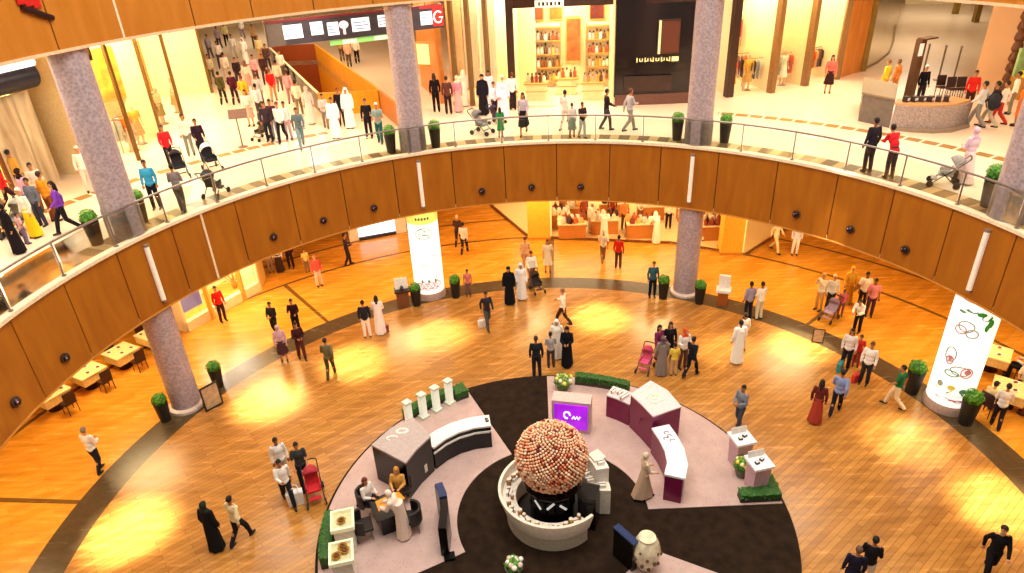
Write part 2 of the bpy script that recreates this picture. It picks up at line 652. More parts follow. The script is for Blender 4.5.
def band(nt, v, lo, hi):
    return math_node(nt, 'MULTIPLY', math_node(nt, 'GREATER_THAN', v, lo), math_node(nt, 'LESS_THAN', v, hi))

def floor_low_mat():
    m = bpy.data.materials.new('polished_wood_floor'); m.use_nodes = True
    nt = m.node_tree; b = nt.nodes['Principled BSDF']
    g, x, y, r, a = polar(nt)
    mp = N(nt, 'ShaderNodeMapping'); mp.inputs['Rotation'].default_value = (0, 0, R(-38)); mp.inputs['Scale'].default_value = (1, 1, 1)
    nt.links.new(g.outputs['Position'], mp.inputs['Vector'])
    br = N(nt, 'ShaderNodeTexBrick'); br.inputs['Scale'].default_value = 1.0
    br.inputs['Brick Width'].default_value = 1.5; br.inputs['Row Height'].default_value = 0.16; br.inputs['Mortar Size'].default_value = 0.006
    br.inputs['Color1'].default_value = lin('c0863e') + (1,); br.inputs['Color2'].default_value = lin('a66e30') + (1,); br.inputs['Mortar'].default_value = lin('7a4c20') + (1,)
    nt.links.new(mp.outputs[0], br.inputs['Vector'])
    mp2 = N(nt, 'ShaderNodeMapping'); mp2.inputs['Rotation'].default_value = (0, 0, R(-38)); mp2.inputs['Scale'].default_value = (.45, 3.4, 1)
    nt.links.new(g.outputs['Position'], mp2.inputs['Vector'])
    nz = N(nt, 'ShaderNodeTexNoise'); nz.inputs['Scale'].default_value = 1.6; nz.inputs['Detail'].default_value = 6
    nt.links.new(mp2.outputs[0], nz.inputs['Vector'])
    streak = math_node(nt, 'MULTIPLY_ADD', nz.outputs['Fac'], 1.1, .45)
    inner = mixc(nt, 1.0, br.outputs['Color'], (1, 1, 1))
    mul = N(nt, 'ShaderNodeMix', data_type='RGBA', blend_type='MULTIPLY'); mul.inputs[0].default_value = 1
    nt.links.new(br.outputs['Color'], mul.inputs[6])
    cs = N(nt, 'ShaderNodeCombineColor')
    for i in range(3): nt.links.new(streak, cs.inputs[i])
    nt.links.new(cs.outputs[0], mul.inputs[7])
    inner = mul.outputs[2]
    # honey coloured boards under the gallery
    br2 = N(nt, 'ShaderNodeTexBrick'); br2.inputs['Scale'].default_value = 1.0
    br2.inputs['Brick Width'].default_value = 2.2; br2.inputs['Row Height'].default_value = .3; br2.inputs['Mortar Size'].default_value = .004
    br2.inputs['Color1'].default_value = lin('da9434') + (1,); br2.inputs['Color2'].default_value = lin('c88423') + (1,); br2.inputs['Mortar'].default_value = lin('b0741e') + (1,)
    nt.links.new(mp.outputs[0], br2.inputs['Vector'])
    mul2 = N(nt, 'ShaderNodeMix', data_type='RGBA', blend_type='MULTIPLY'); mul2.inputs[0].default_value = 1
    nt.links.new(br2.outputs['Color'], mul2.inputs[6]); nt.links.new(cs.outputs[0], mul2.inputs[7])
    outer = mul2.outputs[2]
    dark = lin('6b4a1e')
    ln = math_node(nt, 'ADD', band(nt, r, 18.85, 19.02), band(nt, r, 21.4, 21.55))
    for ad, hw in ((174.3, .32), (85.8, .4), (128, .3), (40, .3)):
        d = math_node(nt, 'ABSOLUTE', math_node(nt, 'SUBTRACT', a, ad))
        ln = math_node(nt, 'ADD', ln, math_node(nt, 'MULTIPLY', math_node(nt, 'LESS_THAN', d, hw), band(nt, r, 14.3, 18.9)))
    ln = math_node(nt, 'MINIMUM', ln, 1.0)
    outer = mixc(nt, ln, outer, dark)
    nz2 = N(nt, 'ShaderNodeTexNoise'); nz2.inputs['Scale'].default_value = 5; nt.links.new(g.outputs['Position'], nz2.inputs['Vector'])
    ringc = mixc(nt, nz2.outputs['Fac'], lin('44341f'), lin('5a4930'))
    col = mixc(nt, math_node(nt, 'GREATER_THAN', r, 13.35), inner, ringc)
    col = mixc(nt, math_node(nt, 'GREATER_THAN', r, 14.35), col, outer)
    nt.links.new(col, b.inputs['Base Color'])
    b.inputs['Roughness'].default_value = .24
    b.inputs['Specular IOR Level'].default_value = .5
    ro = math_node(nt, 'MULTIPLY_ADD', nz.outputs['Fac'], .16, .17)
    nt.links.new(ro, b.inputs['Roughness'])
    return m

fl = MB()
fl.lathe([(0.01, -.2), (40, -.2), (40, 0), (0.01, 0)], 96)
fo = struct(fl.build('floor', floor_low_mat(), smooth=0))

def floor_up_mat():
    m = bpy.data.materials.new('pale_stone_floor'); m.use_nodes = True
    nt = m.node_tree; b = nt.nodes['Principled BSDF']
    g, x, y, r, a = polar(nt)
    nz = N(nt, 'ShaderNodeTexNoise'); nz.inputs['Scale'].default_value = .6; nz.inputs['Detail'].default_value = 5
    nt.links.new(g.outputs['Position'], nz.inputs['Vector'])
    base = mixc(nt, nz.outputs['Fac'], lin('f3dcc2'), lin('e9cdae'))
    # broken brown band 5 m from the edge
    blk = math_node(nt, 'GREATER_THAN', math_node(nt, 'FRACT', math_node(nt, 'MULTIPLY', a, .52)), .17)
    s1 = math_node(nt, 'MULTIPLY', band(nt, r, 18.55, 19.0), blk)
    s1 = math_node(nt, 'MULTIPLY', s1, math_node(nt, 'ADD', math_node(nt, 'LESS_THAN', a, 62), math_node(nt, 'GREATER_THAN', a, 118)))
    base = mixc(nt, s1, base, lin('a0743c'))
    blk2 = math_node(nt, 'GREATER_THAN', math_node(nt, 'FRACT', math_node(nt, 'MULTIPLY', a, .31)), .45)
    edge = mixc(nt, blk2, lin('cba87a'), lin('7c664c'))
    s2 = band(nt, r, 13.4, 14.55)
    base = mixc(nt, s2, base, edge)
    nt.links.new(base, b.inputs['Base Color'])
    b.inputs['Roughness'].default_value = .22
    return m
STONE = floor_up_mat()

# the well in the upper floor (behind the hanging sign)
ZF = 6.75
W1, W2, W3, W4 = at(318, 93, 7.8), at(378, 90, 7.8), at(314, 44, 7.8), at(268, 46, 7.8)
W2e = at(397, 105, 7.8)
def ring_plate(name, r0, r1, a0, a1, z, th, mat, hole=None, step=3):
    import bmesh
    bm = bmesh.new()
    def loop(pts):
        vs = [bm.verts.new((p[0], p[1], z)) for p in pts]
        return [bm.edges.new((vs[i], vs[(i + 1) % len(vs)])) for i in range(len(vs))]
    k = int((a1 - a0) / step)
    out = [pol(r0, a0 + (a1 - a0) * i / k) for i in range(k + 1)] + [pol(r1, a1 - (a1 - a0) * i / k) for i in range(k + 1)]
    es = loop(out)
    if hole: es += loop(hole)
    bmesh.ops.triangle_fill(bm, use_beauty=True, edges=es)
    bmesh.ops.recalc_face_normals(bm, faces=bm.faces)
    for f in bm.faces:
        if f.normal.z < 0: f.normal_flip()
    r = bmesh.ops.extrude_face_region(bm, geom=list(bm.faces))
    bmesh.ops.translate(bm, vec=(0, 0, -th), verts=[v for v in r['geom'] if isinstance(v, bmesh.types.BMVert)])
    bmesh.ops.recalc_face_normals(bm, faces=bm.faces)
    me = bpy.data.meshes.new(name); bm.to_mesh(me); bm.free()
    me.materials.append(mat)
    o = bpy.data.objects.new(name, me); COL.objects.link(o)
    return struct(o)
A0, A1 = -28, 208
ring_plate('floor_upper', 13.6, 62, A0, A1, ZF, .3, STONE, hole=[W1, W2, W3, W4])

def wood(name, c1, c2, rough=.38):
    m = bpy.data.materials.new(name); m.use_nodes = True
    nt = m.node_tree; b = nt.nodes['Principled BSDF']
    g = N(nt, 'ShaderNodeNewGeometry')
    mp = N(nt, 'ShaderNodeMapping'); mp.inputs['Scale'].default_value = (1.4, 1.4, .22)
    nt.links.new(g.outputs['Position'], mp.inputs['Vector'])
    nz = N(nt, 'ShaderNodeTexNoise'); nz.inputs['Scale'].default_value = 2.2; nz.inputs['Detail'].default_value = 7; nz.inputs['Distortion'].default_value = .6
    nt.links.new(mp.outputs[0], nz.inputs['Vector'])
    rp = N(nt, 'ShaderNodeValToRGB')
    rp.color_ramp.elements[0].position = .3; rp.color_ramp.elements[1].position = .72
    rp.color_ramp.elements[0].color = lin(c1) + (1,); rp.color_ramp.elements[1].color = lin(c2) + (1,)
    nt.links.new(nz.outputs['Fac'], rp.inputs['Fac']); nt.links.new(rp.outputs[0], b.inputs['Base Color'])
    b.inputs['Roughness'].default_value = rough; b.inputs['Specular IOR Level'].default_value = .3
    return m
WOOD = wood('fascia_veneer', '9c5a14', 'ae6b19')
SEAM = pm('seam', '2a1408', .8)
CREAM = pm('cream_trim', 'f0dcb8', .5)
PLASTER = pm('warm_plaster', 'ecd3a8', .8)
SOFFIT = pm('soffit', 'e6c08a', .8)

seams = [208, 199, 192, 184, 175.6, 167.4, 159.2, 150.5, 145.7, 140.2, 131, 122.3, 113.2, 103.0, 93.8, 84.6, 75.3, 66.6, 57, 47.5, 38.2, 29.8, 21.5, 12.8, 4, -5, -14, -23, -28]
fm = MB()
fm.arc(13.56, 13.7, A0, A1, 4.22, 6.7, 118, mi=1)
for a, b2 in zip(seams[1:], seams[:-1]):
    fm.arc(13.52, 13.57, a + .075, b2 - .075, 4.2, 6.7, 4)
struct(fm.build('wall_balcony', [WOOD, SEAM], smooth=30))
t1 = MB(); t1.arc(13.44, 13.72, A0, A1, 6.7, 6.8, 118); struct(t1.build('trim_1', CREAM))
t2 = MB(); t2.arc(13.5, 13.6, A0, A1, 4.16, 4.21, 118); struct(t2.build('trim_2', pm('soffit_edge', 'c98a3a', .5)))
t3 = MB(); t3.arc(13.49, 13.53, 145.55, 145.85, 4.22, 6.7, 2); struct(t3.build('trim_3', CREAM))
cl = MB(); cl.arc(13.55, 40, A0, A1, 4.22, 4.34, 80); struct(cl.build('ceiling', SOFFIT))

# third level: wooden fascia and the slab over the gallery
fm = MB()
B0, B1 = 4, 184
fm.arc(13.56, 13.7, B0, B1, 12.42, 15.0, 90, mi=1)
s3 = [4, 13, 20, 26, 33, 41, 50, 59, 68, 77, 86, 95, 104, 113, 122, 131, 139.3, 149, 157.3, 165, 173, 184]
for a, b2 in zip(s3[:-1], s3[1:]):
    fm.arc(13.52, 13.57, a + .075, b2 - .075, 12.4, 15.0, 4)
struct(fm.build('wall_upper_balcony', [wood('fascia_veneer_lit', 'b8701f', 'c97f30'), SEAM], smooth=30))  # stronger light on the upper fascia is put into this paler veneer colour
t4 = MB(); t4.arc(13.49, 13.75, B0, B1, 12.34, 12.42, 90); struct(t4.build('trim_4', pm('pink_trim', 'f0c79c', .5)))
t5 = MB(); t5.arc(13.49, 13.53, 148.9, 149.15, 12.42, 15.0, 2); struct(t5.build('trim_5', CREAM))
c2 = MB(); c2.arc(13.7, 62, B0, B1, 12.45, 12.7, 60); struct(c2.build('ceiling_upper', PLASTER))

# the dark bar with a red flag-like panel on the upper fascia
b = MB(); ctr = pol(13.45, 158.6, 13.35)
p1 = pol(13.45, 160.1, 13.55); p2 = pol(13.45, 157.0, 13.2)
tb = thing('linear_lamp', 'dark slanted bar lamp under a red panel on the uppermost wooden fascia', 'lamp', ctr)
MB().tube(p1 - ctr, p2 - ctr, .075, n=12).build('housing', pm('dark_metal', '2c0f10', .4), tb)
b2 = MB(); 
for k in range(3):
    q = pol(13.47, 159.9 - k * .85, 13.78) - ctr
    b2.box((q.x, q.y, q.z - .06 * k), (.03, .2, .34), R(159.5 - k))
b2.build('red_panel', pm('red_panel', 'd0211c', .4), tb)

# ---------------------------------------------------------------- columns
def column_mat():
    m = bpy.data.materials.new('speckled_granite'); m.use_nodes = True
    nt = m.node_tree; b = nt.nodes['Principled BSDF']
    g = N(nt, 'ShaderNodeNewGeometry')
    vo = N(nt, 'ShaderNodeTexVoronoi'); vo.inputs['Scale'].default_value = 11; nt.links.new(g.outputs['Position'], vo.inputs['Vector'])
    nz = N(nt, 'ShaderNodeTexNoise'); nz.inputs['Scale'].default_value = 16; nz.inputs['Detail'].default_value = 4; nt.links.new(g.outputs['Position'], nz.inputs['Vector'])
    f = math_node(nt, 'ADD', math_node(nt, 'MULTIPLY', vo.outputs['Distance'], .6), math_node(nt, 'MULTIPLY', nz.outputs['Fac'], .6))
    rp = N(nt, 'ShaderNodeValToRGB'); rp.color_ramp.elements[0].position = .25; rp.color_ramp.elements[1].position = .8
    rp.color_ramp.elements[0].color = lin('8a7b80') + (1,); rp.color_ramp.elements[1].color = lin('bda9ac') + (1,)
    nt.links.new(f, rp.inputs['Fac']); nt.links.new(rp.outputs[0], b.inputs['Base Color'])
    b.inputs['Roughness'].default_value = .4
    return m
GRAN = column_mat()
GREY = pm('grey_cladding', '8b7b78', .35, noise=.2, scale=8)
COLS = [(155.0, 'left'), (108.9, 'centre left'), (61.2, 'centre'), (16.3, 'right')]
CLAB = ['speckled mauve round column at far left, its bare foot beside the cafe tables',
        'speckled mauve round column whose foot wears the white lit wrap with green planters',
        'plain speckled mauve round column beside the black shop, its foot bare',
        'speckled mauve round column cut by the right edge, green leaf wrap at its foot']
CR = 14.08
for (a, _), lb in zip(COLS, CLAB):
    p = pol(CR, a)
    c = thing('round_column', lb, 'column', p)
    MB().lathe([(.5, 0.02), (.5, 12.42)], 40).build('shaft', GRAN, c)
    MB().lathe([(.535, ZF + .02), (.535, ZF + .95), (.515, ZF + 1.0)], 40).build('base_band', GREY, c)
    MB().lathe([(.62, 0.0), (.62, .1), (.53, .16)], 40).build('foot_ring', pm('pale_foot', 'd8c4b4', .4), c)
    q = pol(13.46, a)
    l = thing('wall_lamp', {155.0: 'long white bar lamp on the fascia, leftmost of the four, over the bare left column',
                            108.9: 'long white bar lamp on the fascia above the white floral column wrap',
                            61.2: 'long white bar lamp on the fascia above the bare central column',
                            16.3: 'long white bar lamp on the fascia above the green leaf column wrap'}[a], 'lamp', (q.x, q.y, 4.45), R(a), 'bar lamps on the balcony fascia')
    MB().tube((0, 0, 0.05), (0, 0, 2.0), .08, n=16).build('tube', pm('lamp_tube', 'f5e3cf', .4, emit=.25), l)
    m = MB(); m.box((.05, 0, .12), (.1, .05, .05)); m.box((.05, 0, 1.9), (.1, .05, .05)); m.build('bracket', pm('dark_metal', '2c0f10', .4), l)
    m = MB(); m.lathe([(.088, 0), (.088, .07)], 14); m.lathe([(.088, 1.98), (.088, 2.05)], 14); m.build('end_cap', pm('cap_grey', '8a7a70', .4), l)

# round spotlights in the fascia
def mk_spot():
    t = thing('round_spotlight', 'x', 'spotlight')
    MB().lathe([(.13, -.03), (.15, 0), (.15, .05), (.12, .06)], 20).build('bezel', pm('bezel', '5a4438', .35, .6), t)
    m = MB(); m.ell((0, 0, .05), (.115, .115, .1), 18, 12); m.build('eyeball', pm('black_lens', '1a0d12', .15), t)
    m = MB(); m.ell((.03, .05, .12), (.03, .03, .02), 10, 6); m.build('bulb', pm('bulb_tint', 'c77b8a', .2), t)
    for c in t.children: c.rotation_euler = (0, R(-90), 0)
    return t
spots = [(179.6, 4.82), (171.2, 4.79), (135.4, 4.88), (126.6, 4.88), (117.6, 4.85), (98.1, 4.81), (89.1, 4.83), (80.3, 4.8), (43.4, 4.84), (34.8, 4.86), (26.3, 4.84)]
SPL = ['leftmost, by the left edge', 'above the cafe tables', 'first of three above the pale shop light', 'middle of the three left of the white wrap', 'nearest the white floral wrap on its left',
       'first right of the white wrap', 'middle of the three over the yellow shop', 'over the goods tables, third of the middle row', 'first right of the bare column', 'middle of the right-hand three', 'nearest the green leaf wrap']
for (a, z), s in zip(spots, SPL):
    p = pol(13.5, a, z)
    place('spot', mk_spot, p, R(a), 'dark round spotlight in the wooden fascia, ' + s, 'round spotlights in the balcony fascia')

# ---------------------------------------------------------------- glass railing
def glass_mat(tint='f2f8f4', mirror=.22):
    m = bpy.data.materials.new('clear_glass'); m.use_nodes = True
    nt = m.node_tree; nt.nodes.remove(nt.nodes['Principled BSDF'])
    tr = N(nt, 'ShaderNodeBsdfTransparent'); tr.inputs[0].default_value = lin(tint) + (1,)
    gl = N(nt, 'ShaderNodeBsdfGlossy'); gl.inputs['Roughness'].default_value = .05
    fr = N(nt, 'ShaderNodeFresnel'); fr.inputs[0].default_value = 1.45
    nz = N(nt, 'ShaderNodeTexNoise'); nz.inputs['Scale'].default_value = 1.5
    k = math_node(nt, 'MULTIPLY', fr.outputs[0], math_node(nt, 'MULTIPLY_ADD', nz.outputs['Fac'], .3, .85))
    mx = N(nt, 'ShaderNodeMixShader'); nt.links.new(k, mx.inputs[0])
    nt.links.new(tr.outputs[0], mx.inputs[1]); nt.links.new(gl.outputs[0], mx.inputs[2])
    nt.links.new(mx.outputs[0], nt.nodes['Material Output'].inputs[0])
    return m
GLASS = glass_mat()
STEEL = pm('brushed_steel', '8c7f74', .4, .5)
rl = thing('glass_railing', 'curved clear glass railing with a slim steel handrail along the upper balcony edge', 'railing', (0, 0, 6.8))
n = 29
angs = [A0 + 1 + (A1 - A0 - 2) * i / n for i in range(n + 1)]
for i in range(n):
    MB().arc(13.575, 13.59, angs[i] + .25, angs[i + 1] - .25, .05, .92, 8).build('glass_panel', GLASS, rl)
for a in angs:
    p = pol(13.6, a)
    m = MB(); m.box((p.x, p.y, .5), (.05, .03, 1.0), R(a)); m.box((p.x, p.y, .02), (.12, .1, .04), R(a)); m.build('post', STEEL, rl)
MB().path([pol(13.6, A0 + 1 + (A1 - A0 - 2) * i / 150, 1.02) for i in range(151)], .036).build('handrail', STEEL, rl)

# ---------------------------------------------------------------- shell round the lower floor
LW = MB(); LW.arc(29.5, 29.9, A0, A1, 0, 4.25, 60); struct(LW.build('wall_lower_back', pm('lower_wall', 'd9a95c', .7)))
# far end of the upper malls
UW = MB(); UW.arc(61.4, 61.8, A0, A1, ZF, 12.5, 40); struct(UW.build('wall_upper_far', pm('far_wall', 'f5e0b8', .7)))
# ---------------------------------------------------------------- round platform in the middle
def carpet_mat():
    m = bpy.data.materials.new('dark_carpet'); m.use_nodes = True
    nt = m.node_tree; b = nt.nodes['Principled BSDF']
    g = N(nt, 'ShaderNodeNewGeometry')
    nz = N(nt, 'ShaderNodeTexNoise'); nz.inputs['Scale'].default_value = 3.5; nz.inputs['Detail'].default_value = 8
    nt.links.new(g.outputs['Position'], nz.inputs['Vector'])
    nt.links.new(mixc(nt, nz.outputs['Fac'], lin('0d0805'), lin('3a2a1e')), b.inputs['Base Color'])
    b.inputs['Roughness'].default_value = .95; b.inputs['Specular IOR Level'].default_value = .1
    return m
def terrazzo_mat():
    m = bpy.data.materials.new('pink_terrazzo'); m.use_nodes = True
    nt = m.node_tree; b = nt.nodes['Principled BSDF']
    g = N(nt, 'ShaderNodeNewGeometry')
    nz = N(nt, 'ShaderNodeTexNoise'); nz.inputs['Scale'].default_value = 2.2; nz.inputs['Detail'].default_value = 9; nz.inputs['Roughness'].default_value = .7
    nt.links.new(g.outputs['Position'], nz.inputs['Vector'])
    vo = N(nt, 'ShaderNodeTexVoronoi'); vo.inputs['Scale'].default_value = 9; nt.links.new(g.outputs['Position'], vo.inputs['Vector'])
    c = mixc(nt, nz.outputs['Fac'], lin('a98780'), lin('d8bbb0'))
    c = mixc(nt, math_node(nt, 'LESS_THAN', vo.outputs['Distance'], .13), c, lin('8f7a66'))
    nt.links.new(c, b.inputs['Base Color']); b.inputs['Roughness'].default_value = .45
    return m
CARPET, TERR = carpet_mat(), terrazzo_mat()
m = MB(); m.lathe([(.01, .0), (6.6, .0), (6.6, .05), (.01, .05)], 96); struct(m.build('floor_platform', CARPET, smooth=0))
m = MB()
def sector(mb, a0, a1, r0=2.72, r1=6.52):
    mb.arc(r0, r1, a0, a1, .05, .075, 40)
sector(m, -.5, 87.5); struct(m.build('floor_right_inlay', TERR, smooth=0))
m = MB(); sector(m, 114, 206); struct(m.build('floor_left_inlay', TERR, smooth=0))
m = MB(); sector(m, -118, -29); struct(m.build('floor_near_inlay', TERR, smooth=0))
ZP = .075

WHITE = pm('white_laminate', 'ece4d8', .35)
BLACK = pm('black_gloss', '0d0b0c', .25, noise=.2)
CORIAN = pm('cream_counter', 'e6dcc8', .35)

# centre island
isl = thing('round_counter', 'round cream service counter open on its right under the flower globe', 'counter', (0, 0, .05))
m = MB(); m.arc(1.12, 1.3, 128, 312, 0, .52, 50); m.build('plinth', pm('counter_plinth', 'c9b99f', .4), isl)
m = MB()
vs, fs = [], []
n = 60
for i in range(n + 1):
    a = R(128 + 184 * i / n)
    for r, z in ((1.12, .5), (1.36, .5), (1.5, 1.02), (1.5, 1.08), (1.42, 1.08), (1.4, .72), (1.12, .72)):
        vs.append((r * math.cos(a), r * math.sin(a), z))
for i in range(n):
    for k in range(7):
        j = (k + 1) % 7
        fs.append((i * 7 + k, i * 7 + j, (i + 1) * 7 + j, (i + 1) * 7 + k))
fs += [tuple(range(6, -1, -1)), tuple(range(n * 7, n * 7 + 7))]
m.add(vs, fs); m.build('front', CORIAN, isl)
m = MB(); m.arc(1.02, 1.4, 130, 310, .72, .76, 50); m.build('worktop', WHITE, isl)
m = MB(); m.lathe([(1.0, 0), (1.0, .03)], 40); m.build('floor_disc', pm('island_floor', '1a1513', .6), isl)

isr = thing('stepped_cabinet', 'stepped cream cabinet to the right of the flower globe with small boxes', 'cabinet', (0, 0, .05))
m = MB(); m.arc(1.05, 1.62, -4, 34, 0, .9, 14); m.build('low_block', CORIAN, isr)
m = MB(); m.arc(1.25, 1.62, 8, 34, .9, 1.42, 10); m.build('tall_block', WHITE, isr)
m = MB(); m.arc(1.3, 1.66, 20, 34, 1.42, 1.5, 8); m.build('top_slab', CORIAN, isr)

core = thing('display_core', 'black faceted display core standing inside the round cream counter', 'display stand', (0, 0, .05))
m = MB(); m.lathe([(.62, 0.03), (.62, 1.15), (.8, 1.25), (.8, 1.3)], 12); m.build('cabinet', BLACK, core, smooth=20)
for k in range(7):
    a = R(195 + k * 22)
    MB().box((.63 * math.cos(a), .63 * math.sin(a), .86), (.05, .2, .38), a, tilt=.12).build('screen', pm('dark_screen', '17181d', .08, spec=.8), core)
for k, (a, z) in enumerate(((230, .92), (262, .98), (292, .88))):
    a = R(a)
    MB().box((.67 * math.cos(a), .67 * math.sin(a), z), (.02, .06, .3), a, tilt=.7 if k != 1 else -.7).build('white_chevron', pm('lit_white', 'e8e6e0', .4, emit=.5), core)
bx = thing('black_kiosk_cabinet', 'tall black cabinet at the open right end of the round counter', 'cabinet', (.98, -.35, .05), R(-20))
MB().box((0, 0, .6), (.5, .55, 1.2)).build('body', BLACK, bx, bevel=.01)
MB().box((0, -.28, .72), (.4, .02, .5)).build('door', pm('dark_screen', '17181d', .08, spec=.8), bx)

# flower globe
gl = thing('flower_globe', 'huge globe of cream, orange and dark red blossoms above the round counter', 'flower globe', (0, 0, 1.32))
m = MB()
GC = [pm('bloom', c, .7, noise=.15) for c in ('f0b890', 'e59a6c', 'f6d3b0', 'c0552e', '7a241a', 'e88a5a', 'f2c49a')]
ga = PI * (3 - math.sqrt(5))
NB = 1700
m.ell((0, 0, .98), .96, 32, 20, mi=4)
for i in range(NB):
    z = 1 - 2 * (i + .5) / NB
    if z < -.93: continue
    q = math.sqrt(1 - z * z); t = ga * i
    rr = 1.0 + rnd.uniform(-.02, .03)
    c = Vector((rr * q * math.cos(t), rr * q * math.sin(t), .98 + rr * z))
    mi = rnd.choices(range(7), (7, 4, 7, 2, 2, 3, 7))[0]
    m.ell(c, rnd.uniform(.034, .046), 7, 4, mi=mi)
m.build('blossoms', GC, gl); gl.scale = (.95, .95, .93); gl.location.z = 1.3
MB().lathe([(.3, -.02), (.42, .03), (.3, .12)], 24).build('collar', BLACK, gl)

# goods on the island worktop
def mk_jar():
    t = thing('jar', 'x', 'jar')
    MB().lathe([(.05, 0), (.055, .1), (.035, .13)], 12).build('body', pm('amber_jar', '9c6a2a', .2), t)
    MB().lathe([(.038, .13), (.038, .165)], 12).build('lid', pm('jar_lid', 'e8dcc4', .4), t)
    return t
for k in range(16):
    a = 140 + k * 10.8 + rnd.uniform(-2, 2)
    place('jar', mk_jar, pol(1.2 + rnd.uniform(-.08, .08), a, .81), rnd.random() * 6, 'small amber jar with pale lid on the round counter worktop', 'jars on the round counter', rnd.uniform(.9, 1.5))
def mk_gift():
    t = thing('gift_box', 'x', 'box')
    MB().box((0, 0, .06), (.2, .14, .12)).build('carton', pm('box_white', 'f2ede4', .5), t)
    m = MB(); m.box((0, 0, .061), (.205, .03, .124)); m.build('ribbon', pm('box_ribbon', '6b3a2a', .5), t)
    return t
for k, (a, r, z) in enumerate(((150, 1.22, .81), (176, 1.2, .81), (205, 1.24, .81), (226, 1.2, .81), (248, 1.24, .81), (270, 1.22, .81), (296, 1.2, .81))):
    place('gift', mk_gift, pol(r, a, z), R(a + 80), 'small white ribboned box on the worktop of the round counter', 'boxes on the round counter')
for k, (a, r, z) in enumerate(((2, 1.4, .95), (14, 1.12, .95), (16, 1.45, 1.47), (28, 1.14, .95))):
    place('gift', mk_gift, pol(r, a, z), R(a), 'small white ribboned box on the stepped cabinet beside the globe', 'boxes on the stepped cabinet')

# ---------------------------------------------------------------- left stand: black and grey
GTOP = pm('grey_top', 'b5a49e', .5)
bl = thing('tall_black_counter', 'tall black counter with grey top and white emblem, behind the seated people', 'counter', (-4.3, 1.8, ZP))
ox, oy = -4.3, 1.8
foot = [(-4.12, .85), (-3.5, 1.85), (-4.15, 2.95), (-5.25, 1.72)]
inner = [(-4.12 - ox, .85 - oy), (-3.86 - ox, 1.4 - oy), (-3.5 - ox, 1.93 - oy)]
poly = inner + [(-4.12 - ox, 2.85 - oy), (-4.75 - ox, 2.4 - oy), (-5.22 - ox, 1.68 - oy)]
MB().prism(poly, 0, 1.32).build('body', BLACK, bl)
MB().prism([(x * 1.01, y * 1.01) for x, y in poly], 1.32, 1.38).build('top', GTOP, bl)
m = MB()
m.path([(-.35 + .16 * math.cos(t), .12 + .09 * math.sin(t), 1.385) for t in [k * .4 for k in range(12)]], .025)
m.path([(-.08 + .17 * math.cos(t), .42 + .1 * math.sin(t), 1.385) for t in [k * .42 for k in range(16)]], .035, closed=False)
m.build('emblem', pm('emblem_white', 'f4efe6', .4), bl)
m = MB(); m.box((.53, -.13, .4), (.12, .16, .3), R(58)); m.build('notice', pm('pale_card', 'd9d4cc', .5), bl)

cv = thing('curved_black_counter', 'curved black counter with white top and a thin white stripe', 'counter', (0, 0, ZP))
pts = [(-3.46, 1.98), (-3.12, 2.35), (-2.72, 2.63), (-2.25, 2.8), (-1.72, 2.86)]
m = MB(); m.sweep(list(reversed(pts)), -.5, 0, .82); m.build('body', BLACK, cv)
m = MB(); m.sweep(list(reversed(pts)), -.54, .82, .88); m.build('top', pm('white_top', 'f1ece4', .3), cv)
m = MB(); m.sweep(list(reversed([(x + .01, y - .02) for x, y in pts])), -.03, .62, .69); m.build('stripe', pm('white_top', 'f1ece4', .3), cv)
m = MB(); m.box((-1.85, 3.12, .91), (.1, .16, .05), .3); m.build('card_reader', BLACK, cv)

lp = thing('black_partition', 'low black angled partition with blue top edge beside the dark carpet ring', 'partition', (0, 0, ZP))
m = MB(); m.sweep([(-2.86, -1.3), (-2.84, -.6), (-2.92, -.05), (-3.08, .32)], .22, 0, 1.05); m.build('panel', BLACK, lp)
m = MB(); m.sweep([(-2.9, -.2), (-2.94, -.02), (-3.07, .33)], .22, 1.05, 1.09); m.build('blue_edge', pm('blue_edge', '26365f', .3), lp)
m = MB(); m.box((-2.86, -1.34, .03), (.3, .24, .06), .2); m.build('foot', BLACK, lp)

def mk_pillar():
    t = thing('light_pillar', 'x', 'display pillar')
    MB().box((0, 0, .04), (.3, .3, .08)).build('base', pm('pillar_base', 'd8dccb', .4), t)
    MB().box((0, 0, .5), (.2, .2, .86)).build('shaft', pm('pillar_glow', 'edf0dc', .4, emit=.35), t)
    MB().box((0, 0, .96), (.26, .26, .07)).build('cap', pm('pillar_base', 'd8dccb', .4), t)
    return t
pl = ['leftmost of the four along the platform edge', 'second from the left of the four on the platform edge', 'third of the four along the platform edge', 'nearest the dark carpet, last of the four']
for (u, v), s in zip(((410, 425), (424, 417), (437, 410), (450, 403)), pl):
    p = at(u, v, ZP)
    place('lpillar', mk_pillar, p, R(135), 'slim glowing white pillar, ' + s, 'white pillars on the left stand')
def leafball(mb, c, r, n, size=.05, mi=0, mats=2, squash=1.0):
    for i in range(n):
        z = 1 - 2 * (i + .5) / n; q = math.sqrt(max(0, 1 - z * z)); t = ga * i
        d = Vector((q * math.cos(t), q * math.sin(t), z))
        p = Vector(c) + Vector((d.x * r, d.y * r, d.z * r * squash)) * rnd.uniform(.86, 1.06)
        u = d.orthogonal().normalized(); u.rotate(Matrix.Rotation(rnd.random() * 6, 3, d)); w = d.cross(u)
        s = size * rnd.uniform(.7, 1.3)
        tip = d * s * rnd.uniform(.2, .9)
        mb.add([p - u * s, p - w * s * .5, p + u * s + tip, p + w * s * .5], [(0, 1, 2, 3)], mi + rnd.randrange(mats))
LEAF = [pm('leaf_green', '3f7d22', .6, noise=.3), pm('leaf_light', '6aa52e', .6, noise=.3)]
LEAFD = [pm('leaf_deep', '2c5a1e', .6, noise=.3), pm('leaf_mid', '44762a', .6, noise=.3)]
